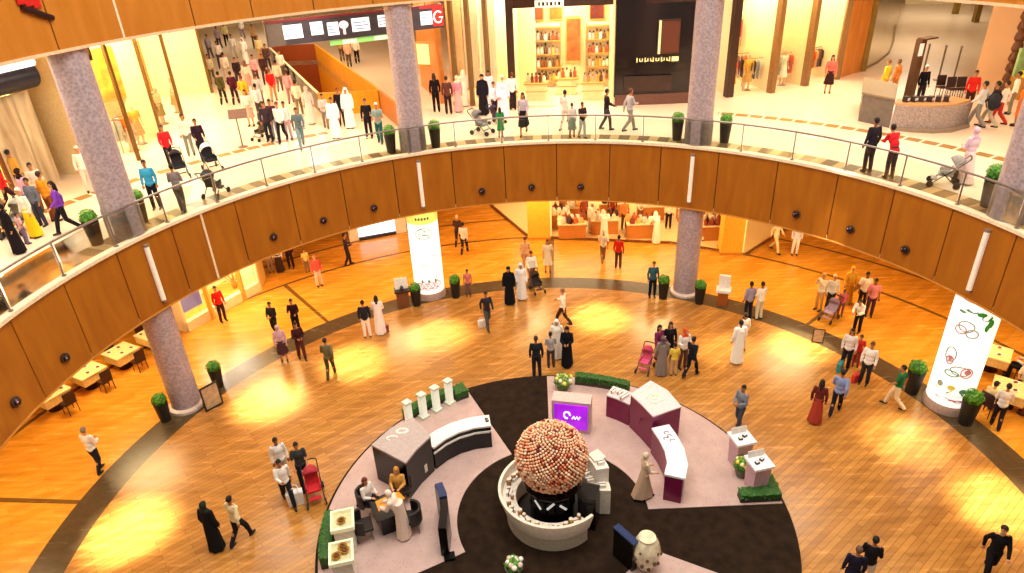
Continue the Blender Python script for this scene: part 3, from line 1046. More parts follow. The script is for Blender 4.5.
def hedge(pts, w, h, label):
    ctr = Vector((sum(p[0] for p in pts) / len(pts), sum(p[1] for p in pts) / len(pts), ZP))
    t = thing('box_hedge', label, 'hedge', ctr, 0, 'clipped hedges round the platform')
    loc = [(p[0] - ctr.x, p[1] - ctr.y) for p in pts]
    m = MB(); m.sweep(loc, w, 0, h * .35); m.build('trough', pm('hedge_trough', '3a3024', .6), t)
    m = MB(); m.sweep([(a, b) for a, b in loc], w * .94, h * .3, h * .94)
    L = 0
    for (a, b), (c, d) in zip(loc[:-1], loc[1:]):
        A, B = Vector((a, b, 0)), Vector((c, d, 0)); ln = (B - A).length; dd = (B - A) / ln; nn = Vector((-dd.y, dd.x, 0))
        for k in range(int(ln * 190)):
            p = A + dd * rnd.uniform(0, ln) + nn * rnd.choice((rnd.uniform(0, w), 0, w)) + Vector((0, 0, rnd.choice((h * .95, rnd.uniform(h * .3, h)))))
            s = rnd.uniform(.03, .06); q = rnd.random() * 6
            e = Vector((math.cos(q), math.sin(q), rnd.uniform(-.4, .8))) * s; f2 = Vector((-math.sin(q), math.cos(q), rnd.uniform(-.3, .6))) * s * .6
            m.add([p - e, p - f2, p + e, p + f2], [(0, 1, 2, 3)], rnd.randrange(2))
    m.build('foliage', LEAFD, t)
    return t
hedge([pol(6.28, a) for a in (137, 134, 131, 128, 125, 122, 119)][::-1], -.26, .42, 'low clipped hedge behind the four glowing white pillars')
hedge([pol(6.05, a) for a in (119.5, 117.5, 115)][::-1], -.5, .36, 'short clipped hedge between white pillars and dark carpet')
hedge([pol(6.42, a) for a in (179, 184, 189, 194)], .3, .45, 'low clipped hedge beside the two white display cases')
hedge([pol(6.3, a) for a in (60, 65, 70, 75, 78)], .26, .4, 'low clipped hedge on the rim behind the purple counters')
hedge([(5.35, .02), (6.5, .02)], .3, .3, 'clipped hedge along the straight edge by white pedestals')
hedge([(6.5, .36), (6.46, 1.0)], .26, .3, 'short clipped hedge returning along the rim by the white pedestals')

def mk_case():
    t = thing('display_case', 'x', 'display case')
    MB().box((0, 0, .45), (.5, .62, .9)).build('plinth', pm('case_white', 'efe9d8', .4), t)
    m = MB()
    for x, y, sx, sy in ((0, -.33, .62, .06), (0, .33, .62, .06), (-.28, 0, .06, .6), (.28, 0, .06, .6)):
        m.box((x, y, .96), (sx, sy, .12))
    m.build('rim', pm('case_rim', 'f6f1c8', .4, emit=.15), t)
    MB().box((0, 0, .91), (.5, .6, .02)).build('tray', pm('case_tray', 'd8cfa2', .5), t)
    return t
for (x, y), lb in (((-5.68, -.78), 'white display case with pale tray by the hedge, farther from the viewer'), ((-5.5, -1.85), 'white display case with golden goods, nearer the bottom of the left stand')):
    place('case', mk_case, (x, y, ZP), R(12), lb, 'white display cases')
def mk_bowl():
    t = thing('golden_bowl', 'x', 'bowl')
    MB().lathe([(.05, 0), (.11, .05), (.12, .08), (.1, .06)], 16).build('dish', pm('bowl_gold', 'b8862a', .3, .3), t)
    m = MB()
    for k in range(7): m.ell((.05 * math.cos(k * .9), .05 * math.sin(k * .9), .08), .03, 8, 5)
    m.build('sweets', pm('sweets', '7a4a1e', .5), t)
    return t
for x, y in ((-5.7, -.8), (-5.42, -1.78), (-5.6, -1.95), (-5.5, -1.66)):
    place('bowl', mk_bowl, (x, y, ZP + .925), 0, 'small golden bowl of brown sweets inside a white display case', 'bowls in the white cases')

def mk_table():
    t = thing('black_table', 'square black table with orange sheet among the seated visitors', 'table')
    MB().box((0, 0, .72), (.85, .9, .05)).build('tabletop', BLACK, t, bevel=.008)
    MB().box((0, 0, .35), (.6, .6, .7)).build('base', BLACK, t)
    return t
place('btable', mk_table, (-4.6, -.12, ZP), R(25), 'square black table under orange sheet among the seated visitors')
o = MB().prism([(-.4, -.22), (.4, -.16), (.34, .2), (-.36, .18)], 0, .012).build('orange_sheet', pm('orange_paper', 'e39320', .5), loc=(-4.55, .05, ZP + .746)); o.rotation_euler = (0, 0, R(28)); tag(o, 'orange paper sheet spread on the square black table', 'sheet')
def mk_chair(col='1c1210'):
    t = thing('tub_chair', 'x', 'chair')
    MB().box((0, 0, .42), (.5, .5, .1)).build('seat', pm('chair_leather', col, .45), t, bevel=.02)
    m = MB(); m.arc(.24, .31, 180, 360, .35, .82, 18); m.build('backrest', pm('chair_leather', col, .45), t)
    for x, y in ((-.2, -.2), (.2, -.2), (.2, .2), (-.2, .2)):
        MB().tube((x, y, 0), (x * .9, y * .9, .38), .018).build('leg', STEEL, t)
    return t
for (x, y, a), lb in (((-5.28, .42, -100), 'dark tub chair with red-haired visitor at the black table'), ((-5.25, -.5, -70), 'empty dark tub chair left of the black table'), ((-4.35, .8, 200), 'dark tub chair against the tall black counter'), ((-3.95, -.3, 95), 'dark tub chair right of the black table')):
    place('tub', mk_chair, (x, y, ZP), R(a), lb, 'dark tub chairs round the black table')

# ---------------------------------------------------------------- right stand: purple and white
PURP = pm('purple_lacquer', '7a1244', .3, noise=.15, scale=3)
PINKT = pm('pink_top', 'e8cfd0', .4)
def purple_box(name, foot, h, label, ztop=.05):
    cx = sum(p[0] for p in foot) / len(foot); cy = sum(p[1] for p in foot) / len(foot)
    t = thing(name, label, 'counter', (cx, cy, ZP))
    l = [(x - cx, y - cy) for x, y in foot]
    MB().prism(l, 0, h).build('body', PURP, t)
    MB().prism([(x * 1.02, y * 1.02) for x, y in l], h, h + ztop).build('top', PINKT, t)
    return t, (cx, cy)
lo, _ = purple_box('low_purple_counter', [(2.11, 4.09), (2.45, 3.86), (2.77, 3.56), (3.08, 4.02), (2.75, 4.32), (2.4, 4.55)], .85, 'low purple counter with pink top and small boxes, by hedge')
hi, (hx, hy) = purple_box('tall_purple_counter', [(2.79, 3.5), (3.05, 2.95), (3.27, 2.38), (4.22, 2.78), (3.98, 3.6), (3.55, 4.15)], 1.3, 'tall purple counter with pale top carrying a white emblem')
m = MB()
m.path([(.28 * math.cos(t) * (1 if k % 2 else .7), .24 * math.sin(t), 1.36) for k, t in enumerate([k * .45 for k in range(14)])], .025, closed=True)
m.path([(.1 * math.cos(t), .1 * math.sin(t) + .05, 1.365) for t in [k * .6 for k in range(10)]], .03)
m.build('emblem', pm('emblem_cream', 'f7f0d8', .4), hi)
MB().box((-.47, -.35, .78), (.015, .3, .04), R(-22)).build('handle', pm('purple_dark', '4a0a2a', .4), hi)
wc = thing('curved_white_counter', 'curved purple counter with glossy white top, attended by the clerk', 'counter', (0, 0, ZP))
cp = [(3.2, .3), (3.38, .75), (3.42, 1.25), (3.36, 1.75), (3.24, 2.25)]
m = MB(); m.sweep(cp, -.5, 0, .92); m.build('body', PURP, wc)
m = MB(); m.sweep([(x - .02, y) for x, y in cp], -.58, .92, .99); m.build('top', pm('white_gloss', 'f8f2f4', .2), wc)
m = MB(); m.sweep([(x + .52, y - .02) for x, y in cp], -.04, 0, .92); m.build('back_panel', WHITE, wc)
m = MB()
for k, (x, y) in enumerate(((3.62, 2.0), (3.68, 1.85), (3.55, 1.75), (3.72, 1.65))):
    m = MB(); m.path([(x + .08 * math.cos(t), y + .05 * math.sin(t), 1.0) for t in [q * .7 for q in range(7)]], .012); m.build('marking', pm('mark_purple', '8a5a7a', .4), wc)
ga_pts = ((2.35, 4.2), (2.55, 4.12), (2.72, 3.95), (2.6, 3.85))
for x, y in ga_pts:
    place('gift', mk_gift, (x, y, ZP + .9), R(40), 'small white ribboned box on the low purple counter', 'boxes on the purple counter')

sc_ = thing('screen_stand', 'glowing purple screen in a pale housing behind the flower globe', 'screen', (.85, 3.35, ZP), R(-14))
MB().box((0, .28, .62), (1.25, .5, 1.24)).build('housing', pm('screen_housing', 'd8b8b0', .5), sc_)
MB().box((0, -.0, .66), (1.08, .05, .95)).build('display', pm('purple_glow', 'a21fd8', .3, emit=.8, noise=.25, scale=2.5), sc_)
m = MB(); m.path([(-.12 + .1 * math.cos(t), -.035, .75 + .13 * math.sin(t)) for t in [k * .5 for k in range(11)]], .028)
m.path([(.05 + .05 * k, -.035, .62 + .1 * (k % 2)) for k in range(6)], .025); m.build('lit_sign', pm('sign_white', 'ffffff', .4, emit=1.2), sc_)

def mk_ped():
    t = thing('white_pedestal', 'x', 'pedestal')
    MB().box((0, 0, .48), (.5, .52, .96), taper=.86).build('body', pm('pedestal_mauve', 'c8a2ae', .4), t)
    MB().box((0, 0, 1.0), (.62, .64, .08)).build('top', pm('white_gloss', 'f8f2f4', .2), t)
    m = MB(); m.box((0, .2, 1.14), (.5, .02, .22), tilt=-.2); m.build('stand_card', WHITE, t)
    return t
for (x, y), lb in (((5.78, 1.6), 'white-topped pedestal nearer the man in grey-blue'), ((5.95, .58), 'white-topped pedestal nearer the corner hedge')):
    place('ped', mk_ped, (x, y, ZP), R(12), lb, 'white pedestals on the right stand')
def mk_phone():
    t = thing('perfume_box', 'x', 'box')
    MB().box((0, 0, .03), (.12, .1, .06)).build('carton', pm('dark_carton', '2a1c22', .4), t)
    MB().box((0, 0, .065), (.08, .06, .012)).build('lid', pm('box_white', 'f2ede4', .5), t)
    return t
for x, y in ((5.7, 1.5), (5.86, 1.62), (5.85, .48), (6.02, .6)):
    place('pbox', mk_phone, (x, y, ZP + 1.04), rnd.random(), 'tiny dark box on a white-topped pedestal', 'boxes on the white pedestals')

def flower_pot(loc, label, cols, h=.45, r=.3):
    t = thing('flower_bowl', label, 'flowers', loc)
    MB().lathe([(.16, 0), (.22, h * .5), (.24, h * .6)], 18).build('pot', pm('pot_stone', '6b6a58', .6), t)
    m = MB(); leafball(m, (0, 0, h * .85), r, 130, .07); m.build('leaves', LEAF, t)
    m = MB()
    for k in range(9):
        a = k * 2.4; q = r * (.4 + .6 * (k % 3) / 2)
        m.ell((q * math.cos(a), q * math.sin(a), h * .85 + r * .75 - q * .35), .075, 8, 6, mi=k % len(cols))
    m.build('blooms', [pm('petal', c, .6) for c in cols], t)
    return t
flower_pot(tuple(at(563, 390, ZP)), 'bowl of yellow and white flowers on the rim by dark carpet', ('f2e86a', 'fbf7d0'))
flower_pot((5.72, 1.1, ZP), 'small bowl of yellow flowers between the two pedestals', ('f0d84a', 'f7efb0'), .5, .24)
flower_pot((-1.15, -1.95, .05), 'small bowl of white flowers on dark carpet before the counter', ('f3efe0', 'e9c9b8'), .45, .2)

# near right: black stand with patterned disc
bp = thing('black_info_stand', 'black and blue stand on dark carpet near the bottom edge', 'stand', (1.75, -1.75, .05), R(35))
MB().box((0, 0, .5), (.18, .7, 1.0)).build('panel', BLACK, bp)
MB().box((0, 0, 1.02), (.2, .74, .05)).build('blue_edge', pm('blue_edge', '26365f', .3), bp)
dd = thing('patterned_urn', 'large cream patterned vase next to the black and blue stand', 'vase', (2.25, -1.95, .05))
MB().lathe([(.14, 0), (.2, .1), (.33, .45), (.36, .7), (.3, .95), (.2, 1.08), (.22, 1.14)], 28).build('vessel', pm('urn_cream', 'ddd0ae', .4, noise=.3, scale=5), dd)
m = MB()
for k in range(26):
    a = k * 2.4; z = .2 + .8 * (k / 26)
    rr = .2 + .16 * math.sin(min(1, (z - .1) / .9) * PI)
    m.ell((rr * math.cos(a), rr * math.sin(a), z), (.05, .05, .06), 8, 6)
m.build('relief', pm('urn_dark', '5a4a3a', .5), dd)
# ---------------------------------------------------------------- planters
def mk_planter():
    t = thing('tall_planter', 'x', 'planter')
    MB().lathe([(.2, 0), (.27, .82), (.28, .9), (.25, .9), (.25, .84)], 20).build('pot', pm('planter_dark', '1d1a14', .5), t)
    m = MB(); m.ell((0, 0, 1.02), (.24, .24, .2), 14, 8); leafball(m, (0, 0, 1.04), .27, 260, .055); m.build('foliage', LEAF, t)
    return t
PLS = [(176, 413, 0, 'dark planter with green ball shrub left of the bare left column foot'), (219, 386, 0, 'dark planter with green ball shrub right of the left column foot'),
       (417, 305, 0, 'dark planter with green ball shrub left of the white floral wrap'), (456, 297, 0, 'dark planter with green ball shrub right of the white floral wrap'),
       (663, 298, 0, 'dark planter with shrub beside the man in teal by the bare central column'), (699, 303, 0, 'dark planter with green ball shrub right of the bare central column'),
       (911, 392, 0, 'dark planter with green shrub left of the green leaf wrap'), (957, 415, 0, 'dark planter with green shrub right of the green leaf wrap'),
       (101, 243, ZF, 'dark upper planter with shrub left of the left gallery column'), (143, 222, ZF, 'dark upper planter with shrub by the man in turquoise'),
       (394, 152, ZF, 'dark upper planter with shrub left of the gallery column by the sign'), (436, 147, ZF, 'dark upper planter with shrub right of the gallery column by the sign'),
       (677, 140, ZF, 'dark upper planter with shrub left of the gallery column by the black shop'), (724, 142, ZF, 'dark upper planter with shrub right of the gallery column by the black shop'),
       (992, 209, ZF, 'dark upper planter with shrub left of the gallery column at the right edge')]
for u, v, z, lb in PLS:
    p = at(u, v, z)
    if z: 
        q = p.normalized() if False else p
        r = math.hypot(p.x, p.y)
        if r < 14.0: p.x *= 14.0 / r; p.y *= 14.0 / r
    for ca, _ in COLS:
        cc = pol(CR, ca); dv = Vector((p.x - cc.x, p.y - cc.y, 0))
        mn_ = .98 if ca in (108.9, 16.3) and z == 0 else .9
        if dv.length < mn_: dv *= mn_ / dv.length; p.x = cc.x + dv.x; p.y = cc.y + dv.y
    place('planter', mk_planter, (p.x, p.y, z), rnd.random() * 6, lb, 'planters beside the columns', 1.0 if u > 900 else .86)

# lit wraps around two columns
def patch(mb, r, a0, pts, z0, mi=0):
    """flat outline given in metres (s along the curve, height) laid on a cylinder"""
    vs = [(r * math.cos(R(a0) + s / r), r * math.sin(R(a0) + s / r), z0 + h) for s, h in pts]
    mb.add(vs, [tuple(range(len(vs)))], mi)
def blob(cx, cy, rx, ry, n=12, ph=0.0):
    return [(cx + rx * math.cos(2 * PI * k / n + ph), cy + ry * math.sin(2 * PI * k / n + ph)) for k in range(n)]
def ringline(mb, r, a0, cx, cy, rx, ry, mi, w=.016, k0=0, k1=20):
    mb.path([(r * math.cos(R(a0) + (cx + rx * math.cos(2 * PI * k / 20)) / r), r * math.sin(R(a0) + (cx + rx * math.cos(2 * PI * k / 20)) / r), cy + ry * math.sin(2 * PI * k / 20)) for k in range(k0, k1 + 1)], w, 6, mi)
def lit(name, col, e): return pm(name, col, .5, emit=e, noise=.04)
PRINT = [lit('print_green', '6f9c80', .2), lit('print_pink', 'cf7f8a', .2), lit('print_grey', '98a596', .2), lit('print_leaf', '2f9a3c', .25), lit('print_dark', '5a743f', .2), lit('print_yellow', 'ddc95a', .3)]
for (a, key) in ((108.9, 'floral'), (16.3, 'leaf')):
    p = pol(CR, a)
    t = thing('lit_column_wrap', 'tall white lit wrap with pale floral line drawing round a column' if key == 'floral' else 'tall white lit wrap with green leaves, right-hand column', 'banner', (p.x, p.y, 0))
    rr = .66
    MB().lathe([(.64, .3), (rr, .34), (rr, 4.05), (.64, 4.08)], 48).build('lit_face', lit('lit_white_face', 'fff8ee', .9), t)
    MB().lathe([(.7, .0), (.7, .26), (.665, .33)], 40).build('base', pm('wrap_base', 'b89a8a', .4), t)
    if key == 'floral':
        MB().lathe([(rr + .006, 3.7), (rr + .012, 3.72), (rr + .012, 4.1), (rr + .006, 4.12)], 40).build('top_band', lit('wrap_yellow', 'e8e06a', .75), t)
    face = math.degrees(math.atan2(CAM.y - p.y, CAM.x - p.x))
    q = rr + .004
    m = MB()
    if key == 'floral':
        q2 = rr + .02
        for k in range(5): patch(m, q2, face, [(-.32 + k * .13, 3.9), (-.23 + k * .13, 3.9), (-.23 + k * .13, 4.02), (-.32 + k * .13, 4.02)], 0, 4)
        for cx, cy, rx, ry in ((0, 3.28, .36, .26), (-.1, 3.35, .15, .15), (.12, 3.3, .17, .12), (0, 3.12, .2, .1)): ringline(m, q, face, cx, cy, rx, ry, 2)
        ringline(m, q, face, .3, 2.1, .16, .1, 0, .012, 0, 12); ringline(m, q, face, -.05, 2.6, .05, .35, 2, .01, 5, 16)
        ringline(m, q, face, -.1, 1.75, .2, .04, 1, .01)
        for k in range(6): ringline(m, q, face, -.4 + k * .16, .72 + .06 * (k % 2), .14, .16, 1, .018)
        for s in (-.3, 0, .3): patch(m, q, face, blob(s, .98, .06, .09, 8), 0, 0)
        ringline(m, q, face, .42, 1.55, .05, .6, 0, .01, 5, 15)
    else:
        for k, (cx, cy, rx, ry) in enumerate(((.35, 3.75, .16, .12), (.5, 3.55, .1, .16), (.18, 3.85, .14, .08), (.42, 3.4, .07, .14), (-.1, 3.9, .18, .06), (-.35, 3.8, .12, .05))): patch(m, q + .001 * k, face, blob(cx, cy, rx, ry, 9, .4 * k), 0, 3 if k < 4 else 0)
        for cx, cy, rx, ry, mi in ((-.12, 3.35, .22, .18, 2), (-.25, 3.2, .16, .14, 1), (.08, 3.15, .16, .14, 2), (-.3, 2.25, .16, .26, 2), (-.28, 2.05, .1, .14, 1), (.1, 1.75, .28, .16, 2), (.28, 1.72, .16, .18, 1), (-.12, 1.6, .2, .1, 0)): ringline(m, q, face, cx, cy, rx, ry, mi, .022)
        for k, (cx, cy, rx, ry, mi) in enumerate(((.3, 1.75, .1, .1, 1), (-.28, 2.1, .06, .1, 1), (-.2, .95, .26, .1, 5), (.15, .85, .25, .09, 3), (-.35, 1.1, .1, .12, 2), (.35, 1.0, .12, .1, 0), (0, 1.08, .12, .1, 5), (-.1, .62, .3, .06, 1), (.3, .6, .16, .06, 1))): patch(m, q + .001 * k, face, blob(cx, cy, rx, ry, 10, .5 * k), 0, mi)
    m.build('floral_print', PRINT, t)

# notice stands
def mk_frame():
    t = thing('framed_notice', 'x', 'notice stand')
    m = MB()
    for x, z, sx, sz in ((0, .06, .66, .06), (0, 1.0, .66, .06), (-.31, .53, .05, .94), (.31, .53, .05, .94)): m.box((x, 0, z), (sx, .05, sz))
    m.build('frame', pm('frame_black', '15110e', .4), t)
    MB().box((0, 0, .53), (.58, .025, .9)).build('notice', pm('notice_board', 'b39a78', .6, noise=.25, scale=5), t)
    for s in (-.25, .25): MB().tube((s, .0, .9), (s, .35, 0.02), .015).build('strut', pm('frame_black', '15110e', .4), t)
    return t
p = at(215, 408, 0); o = place('frame', mk_frame, p, R(150 - 90 + 0), 'black-framed notice leaning by the foot of the left column'); 
def face_cam(o, extra=0):
    o.rotation_euler = (0, 0, math.atan2(CAM.y - o.location.y, CAM.x - o.location.x) + PI / 2 + extra)
face_cam(o, .35)
o = place('frame', mk_frame, at(817, 343, 0), 0, 'small dark-framed notice on the dark ring, right of the white-robed man', scale=.62); face_cam(o, .2)

def mk_lectern():
    t = thing('display_plinth', 'x', 'stand')
    MB().box((0, 0, .4), (.55, .4, .8), taper=.92).build('plinth', pm('plinth_wood', '7a4a2a', .45), t)
    MB().box((0, -.02, .83), (.68, .5, .07)).build('top', pm('plinth_dark', '33201a', .4), t)
    MB().box((0, .05, 1.12), (.56, .05, .5), tilt=-.2).build('card', pm('card_white', 'f3eadc', .5), t)
    MB().lathe([(.07, .87), (.09, 1.0), (.02, 1.1)], 12, c=(0, -.12, 0)).build('item', pm('item_dark', '4a3a34', .5), t)
    return t
o = place('lectern', mk_lectern, at(404, 306, 0), 0, 'dark-topped stand with white card left of white floral wrap'); face_cam(o)
def mk_wstand():
    t = thing('sample_stand', 'white display stand on wooden base right of the bare central column', 'stand')
    MB().box((0, 0, .32), (.42, .4, .64)).build('base', pm('stand_wood', 'a0541c', .45), t)
    MB().box((0, 0, .7), (.6, .5, .14)).build('shelf', WHITE, t, bevel=.02)
    MB().box((0, .12, 1.05), (.46, .12, .56)).build('backboard', WHITE, t, bevel=.02)
    return t
o = place('wstand', mk_wstand, at(722, 304, 0), 0, 'white display stand on wooden base right of the bare central column'); face_cam(o)

# ---------------------------------------------------------------- strollers, bags
def mk_stroller(fab='22202a', hood='2c2a36'):
    t = thing('stroller', 'x', 'stroller')
    m = MB()
    for s in (-.24, .24):
        m.path([(s, -.52, 1.0), (s, -.3, .75), (s, .1, .38), (s, .38, .1)], .017)
        m.path([(s, .12, .5), (s, -.32, .1)], .016)
    m.build('frame', pm('stroller_frame', '3a3838', .35, .5), t)
    MB().path([(-.24, -.52, 1.0), (-.12, -.55, 1.02), (.12, -.55, 1.02), (.24, -.52, 1.0)], .022).build('handle', pm('black_gloss', '0d0b0c', .25, noise=.2), t)
    m = MB(); m.box((0, .02, .42), (.4, .42, .07)); m.box((0, -.2, .66), (.4, .07, .5), tilt=.35); m.box((-.2, .02, .5), (.04, .36, .16)); m.box((.2, .02, .5), (.04, .36, .16)); m.box((0, .3, .24), (.34, .2, .04), tilt=.3)
    m.build('seat', pm('stroller_fabric', fab, .85), t, bevel=.012)
    m = MB()
    vs, fs = [], []
    for i in range(9):
        a = i / 8 * PI * .6
        for j in range(9):
            b2 = -PI / 2 + PI * j / 8
            vs.append((.24 * math.sin(b2), -.2 - .3 * math.cos(a + .5) * math.cos(b2) * .9, .68 + .34 * math.sin(a + .5) * math.cos(b2) * .95 + .05))
    for i in range(8):
        for j in range(8): fs.append((i * 9 + j, i * 9 + j + 1, (i + 1) * 9 + j + 1, (i + 1) * 9 + j))
    m.add(vs, fs); h = m.build('hood', pm('stroller_hood', hood, .85), t)
    sm = h.modifiers.new('thick', 'SOLIDIFY'); sm.thickness = .015
    for x in (-.27, .27):
        for y in (-.34, .4):
            q = MB(); q.lathe([(.04, -.02), (.1, -.02), (.105, 0), (.1, .02), (.04, .02)], 16); q = q.build('wheel', pm('tyre', '17161a', .6), t); q.rotation_euler = (0, PI / 2, 0); q.location = (x, y, .106)
    return t
def stroller(u, v, z, face, label, fab='22202a', hood='2c2a36', sc=1.0):
    p = at(u, v, z)
    o = place('stroller', mk_stroller, p, R(face - 90), label, None, sc)
    for c in o.children:
        n_ = c.name.split('.')[0]
        if n_ in ('seat', 'hood'):
            c.material_slots[0].link = 'OBJECT'; c.material_slots[0].material = pm('stroller_fabric', fab if n_ == 'seat' else hood, .85)
    return o
def mk_bag():
    t = thing('shopping_bag', 'x', 'bag')
    MB().box((0, 0, .17), (.32, .13, .34), taper=.9).build('pouch', pm('bag_base', 'ffffff', .5), t, bevel=.01)
    for s in (-.05, .05): MB().path([(-.09, s, .33), (-.07, s, .43), (0, s, .47), (.07, s, .43), (.09, s, .33)], .009).build('strap', pm('bag_base', 'ffffff', .5), t)
    return t
def bag(loc, rz, label, col, sc=1.0):
    o = place('bag', mk_bag, loc, rz, label, None, sc)
    for c in o.children:
        c.material_slots[0].link = 'OBJECT'; c.material_slots[0].material = pm('bag_skin', col, .5)
    return o

# ---------------------------------------------------------------- cafe tables
def mk_cafe():
    t = thing('cafe_table', 'x', 'table')
    MB().box((0, 0, .73), (1.0, 1.0, .05)).build('tabletop', pm('cafe_top', 'f4dc9c', .4), t, bevel=.01)
    MB().box((0, 0, .55), (.94, .94, .32)).build('cloth_skirt', pm('cafe_cloth', 'ecc878', .7), t)
    MB().tube((0, 0, .04), (0, 0, .71), .05).build('pedestal', pm('dark_metal', '2c0f10', .4), t)
    MB().lathe([(.26, 0), (.26, .03), (.06, .06)], 20).build('foot', pm('dark_metal', '2c0f10', .4), t)
    return t
def mk_cchair():
    t = thing('cafe_chair', 'x', 'chair')
    MB().box((0, 0, .45), (.42, .42, .05)).build('seat', pm('cafe_seat', '3a1c14', .5), t, bevel=.01)
    MB().box((0, -.2, .72), (.42, .04, .46), tilt=.12).build('backrest', pm('cafe_seat', '3a1c14', .5), t, bevel=.01)
    for x in (-.18, .18):
        for y in (-.18, .18): MB().tube((x, y, 0), (x * .95, y * .95, .43), .016).build('leg', pm('dark_metal', '2c0f10', .4), t)
    return t
def mk_plate():
    t = thing('plate', 'x', 'plate')
    MB().lathe([(.06, 0), (.13, .02), (.12, .02), (.06, .008)], 20).build('dish', pm('plate_white', 'f3ead6', .25), t)
    MB().ell((0, 0, .025), (.07, .06, .03), 10, 6).build('food', pm('food', '8a4a22', .6), t)
    return t
tl = ['lowest of the left row', 'second up the left row', 'third up the left row', 'uppermost of the left row']
ta, tb2 = at(50, 412, 0), at(150, 352, 0)
axd = (tb2 - ta).normalized(); rz = math.atan2(axd.y, axd.x); ayd = Vector((-axd.y, axd.x, 0))
for k, s in enumerate(tl):
    p = ta + axd * (.25 + 1.42 * k)
    place('cafe', mk_cafe, p, rz, 'cream cafe table by the left column, ' + s, 'cafe tables by the left column')
    for d, q in ((ayd, PI), (-ayd, 0)):
        place('cchair', mk_cchair, p + d * .78 + axd * .1, rz + q, 'dark cafe chair at the cream table ' + s, 'dark chairs at the left cafe tables')
    for j in range(4):
        place('plate', mk_plate, p + axd * (-.3 + .2 * j) + ayd * (.25 * (-1) ** j) + Vector((0, 0, .757)), 0, 'white plate of food on the cream cafe tables by the left column', 'plates on the left cafe tables')
RT = [(at(1004, 405, 0), 'in the busy group at the right edge'), (at(989, 369, 0), 'farther from the viewer beside the right column')]
for p, s in RT:
    place('cafe', mk_cafe, p, R(50), 'cream cafe table ' + s, 'cafe tables by the right column')
    for j in range(3):
        place('plate', mk_plate, p + Vector((.28 * (j - 1), .2 * (-1) ** j, .757)), 0, 'white plate of food on the cafe tables right of green leaf wrap', 'plates on the right cafe tables')
RIGHT_SEATS = [(0, 205, 'left side of the busy right-hand table'), (0, 300, 'near side of the busy right-hand table'), (0, 30, 'far side of the busy right-hand table'), (1, 190, 'left side of the far right-hand table'), (1, 310, 'near side of the far right-hand table')]
RSEAT = []
for i, a_, s in RIGHT_SEATS:
    p = RT[i][0] + pol(.98, a_)
    RSEAT.append((p, a_ + 180))
    place('cchair', mk_cchair, p, R(a_ + 90), 'dark cafe chair, ' + s, 'dark chairs at the right cafe tables')

# ---------------------------------------------------------------- upper gallery: counter kiosk on the right
kk = at(905, 118, ZF)
K = thing('gallery_kiosk', 'grey stone counter kiosk with a brown post on the right gallery', 'kiosk', (kk.x, kk.y, ZF))
def kp(u, v, z=ZF): 
    q = at(u, v, z); return (q.x - kk.x, q.y - kk.y)
KG = pm('kiosk_slate', '6f6258', .45, noise=.15, scale=5)
KB = pm('kiosk_top', 'b99a72', .4)
KS = pm('kiosk_granite', 'a08d84', .45, noise=.35, scale=16)
front = [kp(858, 121), kp(872, 124), kp(889, 128)]
back = [(front[2][0] + 1.3, front[2][1] + 2.3), (front[0][0] + 1.3, front[0][1] + 2.6)]
m = MB(); m.prism(front + back, 0, 1.12); m.build('slate_counter', KG, K)
m = MB(); m.prism([(x * 1.03 - .02, y * 1.03) for x, y in front + back], 1.12, 1.2); m.build('slate_top', pm('kiosk_top_tan', '8a7658', .4), K)
cvp = [kp(890, 129), kp(908, 131), kp(930, 132), kp(948, 131), kp(966, 126)]
m = MB(); m.sweep(cvp, 1.0, 0, .95); m.build('granite_counter', KS, K)
m = MB(); m.sweep([(x, y + .12) for x, y in cvp], .85, .95, 1.02); m.build('wood_top', pm('kiosk_wood', 'd09a64', .4), K)
m = MB(); m.sweep([(x, y - .22) for x, y in cvp], .3, 0, .12); m.build('kickboard', pm('kiosk_kick', '8f7a66', .5), K)
q = at(906, 108, ZF); 
m = MB(); m.box((q.x - kk.x, q.y - kk.y, 1.45), (.3, .3, 2.9), .4); m.build('post', pm('post_brown', '5a3a1e', .45), K)
m = MB(); m.box((q.x - kk.x - .05, q.y - kk.y - .2, 2.5), (.2, .05, .5), .4); m.build('post_light', pm('post_light', 'f3d9c8', .4, emit=.5), K)
m = MB(); m.box((q.x - kk.x + .25, q.y - kk.y, 2.93), (.75, .4, .06), .4); m.build('post_cap', pm('post_brown', '5a3a1e', .45), K)
for (u, v), lb in zip(((940, 97), (950, 99), (960, 99)), ('left of three', 'middle of three', 'right of three')):
    p = at(u, v, ZF)
    place('cchair', mk_cchair, p, R(180), 'dark chair behind the grey kiosk counter, ' + lb, 'dark chairs behind the kiosk')
def mk_stan():
    t = thing('rope_post', 'x', 'post')
    MB().lathe([(.16, 0), (.16, .03), (.03, .05)], 16).build('base', STEEL, t)
    MB().tube((0, 0, .04), (0, 0, 1.05), .028).build('pole', pm('post_dark', '6b5a3a', .4), t)
    MB().ell((0, 0, 1.08), .045, 10, 6).build('finial', STEEL, t)
    return t
for (u, v), lb in zip(((922, 78), (938, 80), (953, 81)), ('left of three beyond the kiosk', 'middle of three beyond the kiosk', 'right of three beyond the kiosk')):
    place('stan', mk_stan, at(u, v, ZF), 0, 'slim barrier post, ' + lb, 'barrier posts beyond the kiosk', 1.5)
def mk_boxes():
    t = thing('product_box', 'x', 'box')
    MB().box((0, 0, .1), (.25, .2, .2)).build('carton', pm('kiosk_box', '3a2a24', .5), t)
    MB().box((0, -.102, .1), (.18, .01, .1)).build('label_panel', pm('box_white', 'f2ede4', .5), t)
    return t
